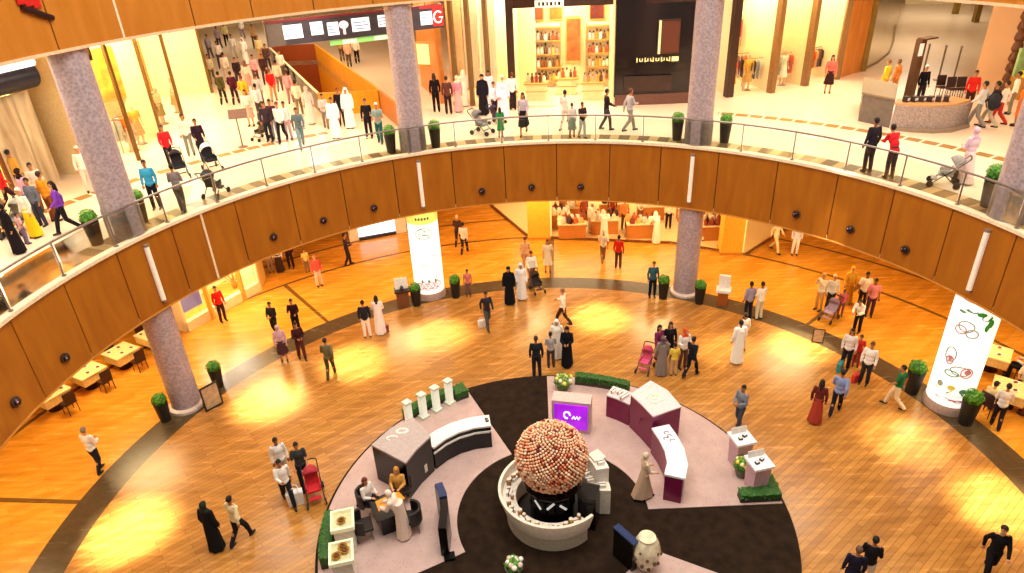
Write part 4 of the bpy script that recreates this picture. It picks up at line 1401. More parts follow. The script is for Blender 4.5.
for k in range(6):
    a, b_ = Vector(cvp[1] + (0,)), Vector(cvp[3] + (0,))
    p = a.lerp(b_, k / 5) + kk
    place('kbox', mk_boxes, (p.x, p.y + .6, ZF + 1.03), rnd.random(), 'small dark carton on the wooden top of the gallery kiosk', 'cartons on the gallery kiosk')

# music-stand like sign in the crowd
t = thing('floor_sign', 'thin brown floor sign on a post before the left gallery crowd', 'sign', at(243, 147, ZF))
MB().tube((0, 0, .03), (0, 0, 1.25), .03).build('post', pm('sign_brown', '7a5a4a', .5), t)
MB().lathe([(.2, 0), (.2, .03), (.04, .05)], 16).build('base', pm('sign_brown', '7a5a4a', .5), t)
MB().box((.1, 0, 1.42), (.75, .05, .4), .2, tilt=-.6).build('panel', pm('sign_brown', '7a5a4a', .5), t)
# ---------------------------------------------------------------- shops on the upper gallery
ZH = 11.25
SHOPK = 2.6
CW = pm('shop_cream', 'f7e3b4', .7, noise=.06)
CG = pm('shop_gold', 'f5dda6', .65, noise=.1)
DKB = pm('dark_bronze', '3d2416', .35)
PIL = pm('bronze_pillar', '8a6234', .4)
ORW = wood('orange_veneer', 'c8742c', 'e0913e')
shop_walls = []
def seg(name, P, Q, z0, z1, th, mat, off=0.0):
    P, Q = Vector((P[0], P[1], 0)), Vector((Q[0], Q[1], 0))
    d = (Q - P); L = d.length; d.normalize(); n = Vector((-d.y, d.x, 0))
    c = (P + Q) / 2 + n * (off + th / 2)
    return struct(MB().box((c.x, c.y, (z0 + z1) / 2), (L, th, z1 - z0), math.atan2(d.y, d.x)).build(name, mat, smooth=0))
def shop(P, Q, depth, mat, power, z0=ZF, z1=ZH, col=(1, .9, .7), sides=(1, 1)):
    P, Q = Vector((P[0], P[1], 0)), Vector((Q[0], Q[1], 0))
    d = (Q - P).normalized(); n = Vector((-d.y, d.x, 0))
    seg('wall_shop_back', P, Q, z0, z1 + .6, .15, mat, depth)
    if sides[0]: seg('wall_shop_side', P + n * depth, P, z0, z1 + .6, .1, mat)
    if sides[1]: seg('wall_shop_side', Q, Q + n * depth, z0, z1 + .6, .1, mat)
    c = (P + Q) / 2 + n * (depth * .5)
    area((c.x, c.y, min(z1 + .5, 12.38) if z0 > 3 else z1 + .4), max(1.5, (Q - P).length * .75), power * SHOPK, col, (0, 0, math.atan2(d.y, d.x)), size_y=depth * .7)
    return d, n
def pillar(p, w, mat, z0=ZF, z1=ZH + .9, rz=0.0, dpt=None):
    return struct(MB().box((p[0], p[1], (z0 + z1) / 2), (w, dpt or w, z1 - z0), rz).build('trim_shop_post', mat, smooth=0))
def thin_glass():
    m = bpy.data.materials.new('shop_glass'); m.use_nodes = True
    nt = m.node_tree; nt.nodes.remove(nt.nodes['Principled BSDF'])
    tr = N(nt, 'ShaderNodeBsdfTransparent'); tr.inputs[0].default_value = (.97, .96, .93, 1)
    gl = N(nt, 'ShaderNodeBsdfGlossy'); gl.inputs['Roughness'].default_value = .08
    nz = N(nt, 'ShaderNodeTexNoise'); nz.inputs['Scale'].default_value = 1.2
    k = math_node(nt, 'MULTIPLY_ADD', nz.outputs['Fac'], .04, .03)
    mx = N(nt, 'ShaderNodeMixShader'); nt.links.new(k, mx.inputs[0])
    nt.links.new(tr.outputs[0], mx.inputs[1]); nt.links.new(gl.outputs[0], mx.inputs[2])
    nt.links.new(mx.outputs[0], nt.nodes['Material Output'].inputs[0])
    return m
SHOPGLASS = thin_glass()
def pane(P, Q, z0, z1, k=[0]):
    k[0] += 1
    P, Q = Vector((P[0], P[1], 0)), Vector((Q[0], Q[1], 0))
    d = Q - P; c = (P + Q) / 2
    return struct(MB().box((c.x, c.y, (z0 + z1) / 2), (d.length, .015, z1 - z0), math.atan2(d.y, d.x)).build('window_%d' % k[0], SHOPGLASS, smooth=0))

def F(u, v): 
    q = at(u, v, ZF); return Vector((q.x, q.y, 0))
Pa, Pb, Pc, Pd, Pe = F(441, 104), F(512, 108), F(613, 106), F(690, 103), F(706, 104)
# central perfume shop
d, n = shop(Pb, Pc, 4.6, CG, 190)
pane(Pb + d * .3, Pb + d * 2.0, ZF, 11.2); pane(Pc - d * 2.0, Pc, ZF, 11.2)
seg('wall_shop_header', Pb, Pd, ZH, 12.4, .25, DKB)
seg('trim_shop_plinth', Pb + d * .2, Pb + d * 2.1, ZF, ZF + .12, .2, CREAM)
pillar(Pb + d * .05 + n * .1, .34, DKB, rz=math.atan2(d.y, d.x))
lg = thing('shop_sign', 'small white lit sign with dark lettering over the central perfume shop', 'sign', ((Pb + Pc).x / 2 - .55, (Pb + Pc).y / 2 - .1, 11.3), math.atan2(d.y, d.x))
MB().box((0, 0, .12), (1.3, .06, .3)).build('plate', lit('sign_plate', 'f0e4d4', .7), lg)
for k in range(6):
    MB().box((-.45 + k * .18, -.04, .12), (.07 + .03 * (k % 2), .02, .15)).build('letter', BLACK, lg)

# shelves and bottles
def shelf_unit(P, rz, w, label, levels=4, h=3.2):
    t = thing('display_shelf', label, 'shelf', P, rz)
    MB().box((0, .18, h / 2), (w, .04, h)).build('back_panel', pm('shelf_back', 'fbeec6', .6), t)
    for s in (-1, 1): MB().box((s * w / 2, 0, h / 2), (.05, .4, h)).build('side_panel', pm('shelf_wood', 'd69a4e', .5), t)
    zs = [.35 + i * (h - .5) / levels for i in range(levels + 1)]
    for z in zs: MB().box((0, 0, z), (w - .05, .38, .05)).build('shelf_board', pm('shelf_wood', 'd69a4e', .5), t)
    return zs
def mk_bottle():
    t = thing('bottle', 'x', 'bottle')
    MB().lathe([(.07, 0), (.075, .2), (.03, .27), (.03, .3)], 12).build('body', pm('bottle_glass', 'b0702a', .15), t)
    MB().lathe([(.036, .3), (.036, .38)], 12).build('cap', pm('bottle_cap', '3a1f14', .3), t)
    return t
BC = ['c98a3a', '9a5a28', 'e8dcc0', 'b0503a', 'd9b25a', 'f3ead8', 'e2b8a8', '6a4630']
def bottles(P, rz, w, zs, lab, grp, n_):
    ax = Vector((math.cos(rz), math.sin(rz), 0))
    for z in zs[:-1]:
        for i in range(n_):
            s = -w / 2 + .2 + (w - .4) * i / (n_ - 1)
            o = place('bottle', mk_bottle, Vector(P) + ax * s + Vector((0, 0, z + .026)), rnd.random() * 6, lab, grp, rnd.uniform(.9, 1.4))
            c = [x for x in o.children if x.name.startswith('body')][0]
            c.material_slots[0].link = 'OBJECT'; c.material_slots[0].material = pm('bottle_glass', rnd.choice(BC), .15)
rz = math.atan2(d.y, d.x)
A = Pb + d * 1.25 + n * 4.3; A.z = ZF
zs = shelf_unit(A, rz, 2.0, 'lit wooden shelf of bottles on the left of the perfume shop'); bottles(A, rz, 2.0, zs, 'perfume bottle on the left-hand lit shelf of the perfume shop', 'bottles on the left shop shelf', 9)
B = Pb + d * 4.3 + n * 4.3; B.z = ZF
zs = shelf_unit(B, rz, 1.5, 'lit wooden shelf of bottles on the right of the perfume shop'); bottles(B, rz, 1.5, zs, 'perfume bottle on the right-hand lit shelf of the perfume shop', 'bottles on the right shop shelf', 7)
def mk_poster(col, lab, P, rz, w, h, z):
    t = thing('wall_picture', lab, 'picture', (P.x, P.y, z), rz)
    MB().box((0, 0, h / 2), (w, .06, h)).build('frame', pm('poster_frame', 'd7a650', .4), t)
    m = MB(); m.box((0, -.035, h / 2), (w * .86, .02, h * .9)); m.build('print', pm('poster_print', col, .5, noise=.5, scale=2.2), t)
    return t
mk_poster('b3602a', 'tall orange picture panel on the back wall of perfume shop', Pb + d * 2.9 + n * 4.5, rz, .8, 2.3, ZF + 1.2)
mk_poster('8a4a26', 'brown picture high on the perfume shop wall, left', Pb + d * .9 + n * 4.5, rz, 1.0, 1.1, ZF + 3.35)
mk_poster('a8702a', 'golden picture high on the perfume shop wall, middle', Pb + d * 2.0 + n * 4.5, rz, .7, 1.1, ZF + 3.35)
mk_poster('6a2418', 'dark red picture high on the perfume shop wall, right', Pb + d * 4.1 + n * 4.5, rz, .8, 1.2, ZF + 3.3)
for k, (s, q, lb) in enumerate(((1.1, 1.6, 'left front of the perfume shop'), (2.6, 2.6, 'middle of the perfume shop'), (3.9, 1.5, 'right front of the perfume shop'))):
    P = Pb + d * s + n * q; P.z = ZF
    t = thing('display_table', 'pale wooden display table set with bottles, ' + lb, 'table', P, rz)
    MB().box((0, 0, .82), (1.2, .7, .06)).build('tabletop', pm('shelf_wood', 'd69a4e', .5), t)
    MB().box((0, 0, .4), (1.0, .55, .8)).build('base', pm('table_base', 'f0d9a6', .5), t)
    MB().box((0, 0, .45), (1.1, .6, .04)).build('ledge', pm('shelf_wood', 'd69a4e', .5), t)
    bottles(P, rz, 1.2, [.826, 9], 'bottle on the display table, ' + lb, 'bottles, ' + lb, 5)

# black shop
d2 = (Pd - Pc).normalized(); n2 = Vector((-d2.y, d2.x, 0)); rz2 = math.atan2(d2.y, d2.x)
BW = pm('black_shopfront', '1b1010', .18, noise=.3, scale=1.2, spec=.6)
struct(MB().box(((Pc + Pd).x / 2 + n2.x * .25, (Pc + Pd).y / 2 + n2.y * .25, (ZF + 12.4) / 2 + .18), ((Pd - Pc).length - .1, .3, 12.4 - ZF - .4), rz2).build('wall_black_shop', BW, smooth=0))
seg('trim_black_plinth', Pc + d2 * .1, Pd - d2 * .1, ZF, ZF + .5, .25, pm('plinth_brown', '6a4538', .4))
t = thing('glass_showcase', 'lit orange showcase set in the black shopfront above its lettering', 'showcase', Pc + d2 * 2.45 + Vector((0, 0, 9.05)), rz2)
MB().box((0, .03, .75), (1.0, .1, 1.5)).build('frame', pm('case_frame', '4a2a14', .3), t)
MB().box((.06, -.03, .75), (.8, .03, 1.35)).build('backlit_panel', lit('case_orange', '5c2c16', .15), t)
MB().box((-.42, -.04, .75), (.1, .03, 1.45)).build('light_strip', lit('case_strip', 'f3d99a', .8), t)
t = thing('shop_lettering', 'row of small gold lit letters across the black shopfront', 'sign', Pc + d2 * 1.05 + Vector((0, 0, 8.72)), rz2)
GOLD = lit('gold_letters', 'f0d890', .9)
m = MB()
for k in range(13):
    w_ = .035
    MB().box((k * .125, 0, .1), (w_, .05, .13 if k % 3 else .2)).build('letter', GOLD, t)
    if k % 2: MB().box((k * .125 + .045, 0, .045 if k % 4 else .15), (.07, .05, .03)).build('letter', GOLD, t)
MB().box((1.75, 0, .1), (.3, .06, .2)).build('end_plate', GOLD, t)
t = thing('brown_inlay', 'faint brown niche low in the black shopfront', 'inlay', Pc + d2 * 1.6 + Vector((0, 0, 7.4)), rz2)
MB().box((0, 0, .35), (2.2, .08, .7)).build('panel', pm('inlay_brown', '3a2620', .3, noise=.4, scale=1.5), t)  # flat mottled brown panel on the face of the black front

# cream strip and pillar right of the black shop
seg('wall_cream_strip', Pd, Pe + Vector((.4, .3, 0)), ZF, 12.4, .3, CW)
for k in range(3): mk_poster('3a2a1e', ('upper', 'middle', 'lower')[k] + ' small dark plaque on the cream strip beside the black shop', Pd + (Pe - Pd) * .4 + Vector((0, -.05, 0)), rz2, .12, .3, ZF + .9 + .75 * (2 - k))

# windows left of the perfume shop
d3 = (Pb - Pa).normalized(); n3 = Vector((-d3.y, d3.x, 0)); rz3 = math.atan2(d3.y, d3.x)
shop(Pa, Pb, 3.4, CW, 150, z1=12.0, sides=(0, 0))
L3 = (Pb - Pa).length
for s in (.24, .46, .7):
    pillar(Pa + d3 * (L3 * s), .2, pm('slim_post', '7a5a30', .4), rz=rz3)
for a, b in ((0, .24), (.24, .46), (.46, .7), (.7, .97)):
    pane(Pa + d3 * (L3 * a + .1), Pa + d3 * (L3 * b - .1), ZF, 12)
for k, (s, c, lb) in enumerate(((.12, 'f3dca6', 'left'), (.35, 'fbf0cf', 'middle'), (.58, 'fff6dc', 'right'))):
    P = Pa + d3 * (L3 * s) + n3 * 1.2
    t = thing('fabric_banner', 'tall pale fabric panel hanging in the shop window, ' + lb + ' of three', 'panel', (P.x, P.y, ZF + .5), rz3)
    m = MB()
    for j in range(9):
        m.box((-.36 + j * .09, .02 * (-1) ** j, 2.3), (.1, .03, 4.4))
    m.build('fabric', pm('panel_fabric', c, .8), t)
    MB().tube((-.5, 0, 4.55), (.5, 0, 4.55), .03).build('rod', STEEL, t)
# orange corner wall with signs
Po = F(428, 92)
seg('wall_orange', Po + Vector((-.5, 1.6, 0)), Pa, ZF, 12.4, .3, ORW)
q = (Po + Pa) / 2 + Vector((-.35, .5, 0))
t = thing('lit_wall_panel', 'cream lit panel on the orange corner wall below the red end of the sign', 'panel', (q.x, q.y - .1, 8.3), rz3)
MB().box((0, 0, .6), (.9, .1, 1.2)).build('frame', pm('poster_frame', 'd7a650', .4), t)
MB().box((0, -.06, .6), (.72, .03, 1.0)).build('face', lit('panel_lit', 'f5e2a0', .7), t)

# right hand shop windows running into the side mall
ch = [F(722, 99), F(729, 97), F(772, 93), F(806, 86), F(836, 79), F(862, 71)]
for i, (P, Q, w_) in enumerate(zip(ch[1:-2], ch[2:-1], (130, 130, 140))):
    dd_, nn_ = shop(P, Q, 3.6, CW if i != 1 else CG, w_, z1=12.1, sides=(i == 0, 1))
    pane(P + dd_ * .25, Q - dd_ * .2, ZF, 12.2)
    pillar(P + nn_ * .1, .3 if i else .36, (DKB, PIL, PIL)[i], rz=math.atan2(dd_.y, dd_.x))
pillar(ch[4], .28, PIL)
seg('wall_orange_right', ch[4], ch[5], ZF, 12.4, .3, ORW)
pillar(ch[5], .28, pm('olive_post', '8a6a2a', .4))
cg = [F(862, 71), F(878, 63), F(889, 54), F(894, 42), F(896, 26)]
for P, Q in zip(cg[:-1], cg[1:]):
    pane(P, Q, ZF, 12.3)
    seg('trim_glass_base', P, Q, ZF, ZF + .1, .1, pm('olive_post', '8a6a2a', .4))
seg('wall_curved_back', ch[5] + Vector((.8, 4.2, 0)), cg[-1] + Vector((-4, 6, 0)), ZF, 12.4, .2, CG)
# clothes rails and models in the windows
def mk_rail():
    t = thing('clothes_rail', 'x', 'clothes rail')
    for s in (-.5, .5): MB().tube((s, 0, 0), (s, 0, 1.5), .02).build('upright', STEEL, t)
    MB().tube((-.5, 0, 1.5), (.5, 0, 1.5), .02).build('bar', STEEL, t)
    return t
def mk_garment():
    t = thing('hanging_garment', 'x', 'garment')
    m = MB(); m.prism([(-.2, -.03), (.2, -.03), (.2, .03), (-.2, .03)], -.95, -.15); m.box((0, 0, -.13), (.36, .05, .08))
    m.box((-.23, 0, -.32), (.09, .05, .4)); m.box((.23, 0, -.32), (.09, .05, .4))
    m.build('cloth', pm('garment', 'c0392b', .85), t, bevel=.02)
    MB().path([(-.16, 0, -.09), (0, 0, -.03), (0, 0, .0), (.02, 0, .03), (0, 0, .05)], .008).build('hanger', STEEL, t)
    return t
GARM = [('c0392b', 'red'), ('d9662a', 'orange'), ('e8c070', 'tan'), ('6b4a5a', 'mauve'), ('3c3026', 'dark brown'), ('9fa8a0', 'grey-green'), ('e9d7c4', 'cream'), ('8a6a3a', 'olive')]
for i, (P, Q, nm) in enumerate(((ch[1], ch[2], 'first shop window right of the central column'), (ch[2], ch[3], 'second shop window from the central column'), (ch[3], ch[4], 'third shop window from the central column'))):
    dd_ = (Q - P).normalized(); nn_ = Vector((-dd_.y, dd_.x, 0)); L = (Q - P).length; a = math.atan2(dd_.y, dd_.x)
    for j, (s, q, up) in enumerate(((.45, 1.7, 0), (.78, 1.1, 0), (.66, 3.2, 1.7), (.8, 2.5, 0))):
        p = P + dd_ * (L * s) + nn_ * q; p.z = ZF + up
        place('rail', mk_rail, p, a, 'steel clothes rail, ' + ('left', 'right', 'raised', 'rear')[j] + ' in the ' + nm, 'clothes rails in the right-hand shop')
        for k in range(5):
            col, cn = GARM[(i * 3 + j * 2 + k) % 8] if not (i == 1 and j == 2) else GARM[k % 2]
            g = place('garment', mk_garment, p + dd_ * (-.4 + .2 * k) + Vector((0, 0, 1.47)), a + 1.3, cn + ' garment on the ' + ('left', 'right', 'raised', 'rear')[j] + ' rail, ' + nm, 'garments on the rails')
            c = [x for x in g.children if x.name.startswith('cloth')][0]
            c.material_slots[0].link = 'OBJECT'; c.material_slots[0].material = pm('garment', col, .85)
def mannequin(p, face, label, top, bot, col='d9b48a', pose='stand', sty='dr'):
    skin = pm('mannequin_body', col, .35)
    b_ = piece('mannequin', pmesh('body', pose), [skin, skin, skin, skin], None)
    b_.location = p; b_.rotation_euler = (0, 0, R(face - 90)); tag(b_, label, 'mannequin', 'shop window mannequins')
    u, l = STY[sty]
    piece(PART[u], pmesh(u, pose), [cloth(top)], b_)
    if l: piece(PART[l], pmesh(l, pose), [cloth(bot)], b_)
    MB().lathe([(.22, 0), (.22, .025)], 20).build('stand', STEEL, b_)
for i, s, q, top, bot, lb in ((0, .2, .8, 'e2552a', 'e8862a', 'mannequin in orange at the left of first right-hand window'), (0, .62, 1.0, 'e2b22a', 'caa03a', 'mannequin in yellow in the first right-hand window'), (1, .3, .9, 'dfe6c8', 'e8e8d8', 'mannequin in white, left in the second right-hand window'), (1, .68, .9, 'cfd8b4', 'f0ecd4', 'mannequin in pale green, right in the second right-hand window'), (2, .45, .9, 'd98a6a', '8a5a3a', 'mannequin in salmon in the third right-hand window')):
    P, Q = ch[1 + i], ch[2 + i]; dd_ = (Q - P).normalized(); nn_ = Vector((-dd_.y, dd_.x, 0))
    p = P + dd_ * ((Q - P).length * s) + nn_ * q; p.z = ZF
    mannequin(p, math.degrees(math.atan2(-nn_.y, -nn_.x)), lb, top, bot)

# left shops
Lb = [F(-40, 222), F(48, 186), F(104, 176), F(140, 160), F(163, 137), F(190, 121), F(213, 92)]
shop(Lb[0], Lb[1], 3.2, CG, 170, z1=11.4, col=(1, .78, .36))
pane(Lb[0], Lb[0].lerp(Lb[1], .45), ZF, 11.2)
pl_ = Lb[0].lerp(Lb[1], .8); dl = (Lb[1] - Lb[0]).normalized(); al = math.atan2(dl.y, dl.x)
pillar(Lb[0].lerp(Lb[1], .62), .12, pm('dark_post', '6a3a10', .4), rz=al)
seg('wall_textured_gold', Lb[0].lerp(Lb[1], .64), Lb[1] + dl * .6, ZF, 10.2, .3, wood('gold_travertine', 'a8906c', 'f3dfb4', .5))
nl = Vector((-dl.y, dl.x, 0))
ps = Lb[1] + dl * .2 - nl * .55
t = thing('shop_sign', 'dark navy curved sign with white glowing rim over left gold wall', 'sign', (ps.x, ps.y, 10.45), al)
MB().tube((-3.2, 0, .35), (.3, 0, .35), .46, n=24).build('drum', pm('navy_drum', '14152a', .35), t)
MB().tube((-3.2, -.34, .78), (.3, -.34, .78), .14, n=12).build('light_rim', lit('rim_white', 'ffffff', 1.1), t)
# warm wooden box and bays beside the left gallery column
shop(Lb[2], Lb[3], 3.2, CG, 160, z1=12.1, col=(1, .87, .6), sides=(1, 0))
shop(Lb[3], Lb[4], 3.2, CG, 160, z1=12.1, col=(1, .88, .62), sides=(0, 1))
shop(Lb[4], Lb[6], 3.4, CW, 260, z1=12.1, sides=(0, 1))
DP = pm('shop_dark_post', '6a4a12', .4)
for P, Q, fr in ((Lb[2], Lb[3], (.0, .35, .98)), (Lb[3], Lb[4], (.98,)), (Lb[4], Lb[6], (.35, .98))):
    dd_ = (Q - P).normalized()
    for f in fr: pillar(P.lerp(Q, f), .13, DP, rz=math.atan2(dd_.y, dd_.x))
for P, Q in ((Lb[2], Lb[3]), (Lb[3], Lb[4]), (Lb[4], Lb[6])): pane(P, Q, ZF, 12.0)
pb = Lb[2].lerp(Lb[3], .2) + Vector((.1, -.1, 0))
t = thing('sign_box', 'dark brown projecting sign box right of the left gallery column', 'sign', (pb.x, pb.y, 11.0), R(35))
MB().box((0, 0, .5), (1.15, .5, 1.0)).build('case', pm('sign_case', '3a1f10', .4), t, bevel=.02)
MB().box((.12, -.26, .55), (.8, .03, .7)).build('face', pm('sign_face', '8a5a2a', .4), t)
t = mk_poster('f0a83a', 'big orange-gold picture panel in the left shop bay', Lb[3].lerp(Lb[4], .3) + Vector((-1.4, 2.0, 0)), R(60), 3.0, 2.2, ZF + 1.9)
for s, top, bot, lb in ((.3, 'd9762a', 'b0a894', 'mannequin in orange top and grey skirt in the left shop bay'), (.62, 'e8a22a', 'c98a4a', 'mannequin in golden dress in the left shop bay')):
    p = Lb[3].lerp(Lb[4], s) + Vector((-.7, .35, 0)); p.z = ZF
    mannequin(p, -40, lb, top, bot)
for s, top, bot, lb in ((.25, 'd8c48a', '8a7a3a', 'mannequin in olive nearest the crowd, left shop corridor window'), (.5, 'f0e0b0', 'b09a5a', 'mannequin in cream farther along the left corridor window')):
    p = Lb[4].lerp(Lb[6], s) + Vector((-.7, .1, 0)); p.z = ZF
    mannequin(p, 0, lb, top, bot)
for P, Q, s, q, lb in ((Lb[2], Lb[3], .55, 2.4, 'behind the left gallery column'), (Lb[3], Lb[4], .5, 2.5, 'in the picture bay of the left shops'), (Lb[4], Lb[6], .3, 2.6, 'in the corridor bay of the left shops')):
    dd_ = (Q - P).normalized(); nn_ = Vector((-dd_.y, dd_.x, 0)); p = P.lerp(Q, s) + nn_ * q; p.z = ZF
    zs = shelf_unit(p, math.atan2(dd_.y, dd_.x), 2.0, 'lit wooden shelf of goods ' + lb, 4, 2.8); bottles(p, math.atan2(dd_.y, dd_.x), 2.0, zs, 'small bottle on the lit shelf ' + lb, 'bottles ' + lb, 7)
    p = P.lerp(Q, s) + nn_ * 1.0; p.z = ZF
    place('rail', mk_rail, p, math.atan2(dd_.y, dd_.x), 'steel clothes rail ' + lb, 'clothes rails in the left shops')
    for k in range(6):
        col, cn = GARM[(k * 3 + int(s * 10)) % 8]
        g = place('garment', mk_garment, p + dd_ * (-.42 + .165 * k) + Vector((0, 0, 1.47)), math.atan2(dd_.y, dd_.x) + 1.3, cn + ' garment on the clothes rail ' + lb, 'garments in the left shops')
        c = [x for x in g.children if x.name.startswith('cloth')][0]
        c.material_slots[0].link = 'OBJECT'; c.material_slots[0].material = pm('garment', col, .85)
# golden goods in the far left shop window
def mk_lamp():
    t = thing('golden_vase', 'x', 'vase')
    MB().lathe([(.1, 0), (.2, .25), (.12, .5), (.16, .6)], 16).build('vessel', pm('vase_gold', 'd98a1e', .3, .2), t)
    MB().lathe([(.17, .58), (.18, .62)], 16).build('rim', pm('vase_rim', '8a3a12', .4), t)
    return t
zs = shelf_unit(Vector((*(Lb[0].lerp(Lb[1], .42) + nl * 2.7)[:2], ZF)), al, 2.6, 'golden lit shelf of vases in the shop at the left edge', 3, 3.4)
for z in zs[:-1]:
    for k in range(5):
        p = Lb[0].lerp(Lb[1], .42) + nl * 2.65 + dl * (-1.0 + .5 * k)
        place('vase', mk_lamp, (p.x, p.y, ZF + z + .03), 0, 'golden vase on the lit shelf in the shop at the left edge', 'golden vases', 1.0)

# ---------------------------------------------------------------- well with solid orange wall, and its parapet
OR = wood('well_orange', 'd98a12', 'f0a81c')
def flat(p): return Vector((p.x, p.y, 0))
w1, w2, w3, w4, w2b = map(flat, (W1, W2, W3, W4, W2e))
seg('wall_well_right', w3, w2, 3.0, 7.8, .12, OR, 0)
seg('wall_well_parapet', w2, w2b, ZF, 7.8, .12, pm('parapet_brown', 'b8702c', .5))
seg('wall_well_far', w4, w3, 3.0, 7.8, .12, pm('well_shaded', '8a3c0e', .5))  # the far end's shade is put into this darker brown
seg('wall_well_near', w2, w1, 3.0, 7.8, .1, OR, 0)
wf = MB(); wf.prism([w1[:2], w2[:2], w3[:2], w4[:2]], 4.4, 4.5); struct(wf.build('floor_well', OR))
gp = thing('glass_parapet', 'glass parapet with pale rail along the crowd side of the orange well', 'railing', (w1.x, w1.y, ZF))
d5 = (w4 - w1)
for k in range(8):
    a, b_ = d5 * (k / 8), d5 * ((k + 1) / 8)
    c = (a + b_) / 2; ln = (b_ - a).length
    MB().box((c.x, c.y, .5), (ln - .08, .02, .95), math.atan2(d5.y, d5.x)).build('glass_panel', GLASS, gp)
    MB().box((a.x, a.y, .5), (.06, .06, 1.0), math.atan2(d5.y, d5.x)).build('post', STEEL, gp)
MB().path([Vector((0, 0, 1.04)), d5 * .5 + Vector((0, 0, 1.04)), d5 + Vector((0, 0, 1.04))], .06).build('rail', pm('rail_cream', 'f3d9b0', .4), gp)
area(((w1 + w2 + w3 + w4) / 4 + Vector((0, 0, 12.2))), 5, 500, (1, .8, .5), shape='DISK')

# hanging direction sign
a1, a2 = at(268, 47, 10.7), at(443, 27, 10.7)
ds = a2 - a1; ds.z = 0; L = ds.length; sa = math.atan2(ds.y, ds.x)
sg = thing('direction_sign', 'long dark hanging direction sign with white panels and red G end', 'sign', (a1.x, a1.y, 10.7), sa); sg.scale = (1, 1, .78)
MB().box((L / 2, 0, .58), (L, .3, 1.15)).build('case', pm('sign_dark', '3a3238', .4, noise=.2, scale=2), sg)
MB().box((L / 2, -.0, 1.2), (L, .36, .12)).build('top_rail', pm('sign_maroon', '6b1f24', .4), sg)
MB().box((L * .05, -.16, .56), (L * .09, .02, 1.1)).build('blank_end', pm('sign_olive', '5c4f45', .5), sg)
WL = lit('sign_lit_white', 'dde3e8', .75)
def spanel(s0, s1, z0, z1, mat, name='lit_panel', parent=sg, y=-.165):
    return MB().box((L * (s0 + s1) / 2, y, (z0 + z1) / 2), (L * (s1 - s0), .03, z1 - z0)).build(name, mat, parent)
DTX = pm('sign_text', '6f7f96', .5)
def textlines(s0, s1, zs_, par=None):
    m = MB()
    for k, z in enumerate(zs_):
        m = MB(); m.box((L * (s0 + (s1 - s0) * (.42 + .06 * (k % 2))), -.185, z), (L * (s1 - s0) * (.7 + .16 * (k % 2)), .012, .05)); m.build('text_line', DTX, sg)
for s0, s1, z0, z1 in ((.09, .19, .3, .98), (.235, .3, .36, 1.0), (.325, .385, .25, .9), (.46, .56, .3, .98), (.61, .68, .4, 1.0)):
    spanel(s0, s1, z0, z1, WL)
    textlines(s0, s1, [z0 + .14, z0 + .3, z0 + .46])
m = MB(); m.tube((L * .415, -.165, .72), (L * .415, -.19, .72), .2, n=20); m.build('round_symbol', lit('sign_pinkish', 'e8c9c4', .7), sg)
m = MB(); m.box((L * .415, -.165, .38), (.1, .03, .3)); m.build('symbol_stem', lit('sign_pinkish', 'e8c9c4', .7), sg)
spanel(.86, .93, .25, .95, WL); textlines(.86, .93, [.45, .65])
spanel(.33, .7, -.3, -.04, lit('sign_green', '86c86a', .5), 'green_strip', y=-.0)
spanel(.4, .48, -.28, -.06, lit('sign_pale_green', 'd8ecc8', .5), 'green_strip_text', y=-.02)
spanel(.58, .68, -.28, -.06, lit('sign_pale_green', 'd8ecc8', .5), 'green_strip_text', y=-.02)
RED = lit('sign_red', 'c8201c', .45)
spanel(.935, .998, .12, 1.1, RED, 'red_block', y=-.16)
spanel(.86, 1.0, 1.1, 1.24, RED, 'red_bar', y=-.17)
m = MB(); gx, gz = L * .967, .6
m.path([(gx + .2 * math.cos(t), -.19, gz + .3 * math.sin(t)) for t in [R(45 + k * 17) for k in range(16)]] + [(gx + .2, -.19, gz - .02), (gx + .04, -.19, gz - .02)], .04)
m.build('letter_g', lit('sign_letter', 'ffe6e0', .9), sg)
for s in (.1, .5, .9): MB().tube((L * s, 0, 1.25), (L * s, 0, 2.2), .03).build('hanger', STEEL, sg)
# red and cream shop header behind the sign
h = MB(); p_ = a1 + ds * .62 + Vector((-.5, 7, 0))

# ---------------------------------------------------------------- right end of the upper gallery
seg('wall_peach_right', F(973, 82), F(1003, 84), ZF, 12.4, .4, pm('peach_wall', 'f0bf8c', .6, noise=.02, scale=1))
pt = at(1004, 92, ZF)
t = thing('carved_post', 'brown carved wooden post with leaning goods at the right edge', 'post', (pt.x, pt.y, ZF))
m = MB()
for k in range(9): m.lathe([(.16, k * .45), (.24, k * .45 + .12), (.2, k * .45 + .33), (.14, k * .45 + .44)], 12, c=(0, 0, 0))
m.build('shaft', pm('carved_brown', '6a3a16', .5, noise=.4), t)
MB().box((0, 0, .1), (.6, .6, .2)).build('base', pm('carved_brown', '6a3a16', .5, noise=.4), t)
pg = at(1022, 100, ZF)
t = thing('produce_stand', 'stand of green and yellow goods at the right edge', 'stand', (pg.x + .6, pg.y + .4, ZF))
MB().box((0, 0, .45), (1.6, .9, .9)).build('counter', pm('stand_wood2', 'a8702a', .5), t)
MB().box((0, .35, 1.5), (1.6, .15, 1.2)).build('green_panel', pm('stand_green', '9fc07a', .6, noise=.3, scale=3), t)
MB().box((0, -.1, 1.05), (1.4, .5, .25)).build('yellow_tray', pm('stand_yellow', 'e3cf3a', .6), t)
seg('wall_mall_right', F(905, 4), F(972, 4), ZF, 12.4, .3, CW)
for k, (u, v) in enumerate(((955, 14), (975, 22))):
    p = at(u, v, ZF)
    MBo = MB(); MBo.box((p.x, p.y, ZF + 1.6), (.35, .35, 3.2)); struct(MBo.build('trim_mall_post', pm('olive_post', '8a6a2a', .4), smooth=0))

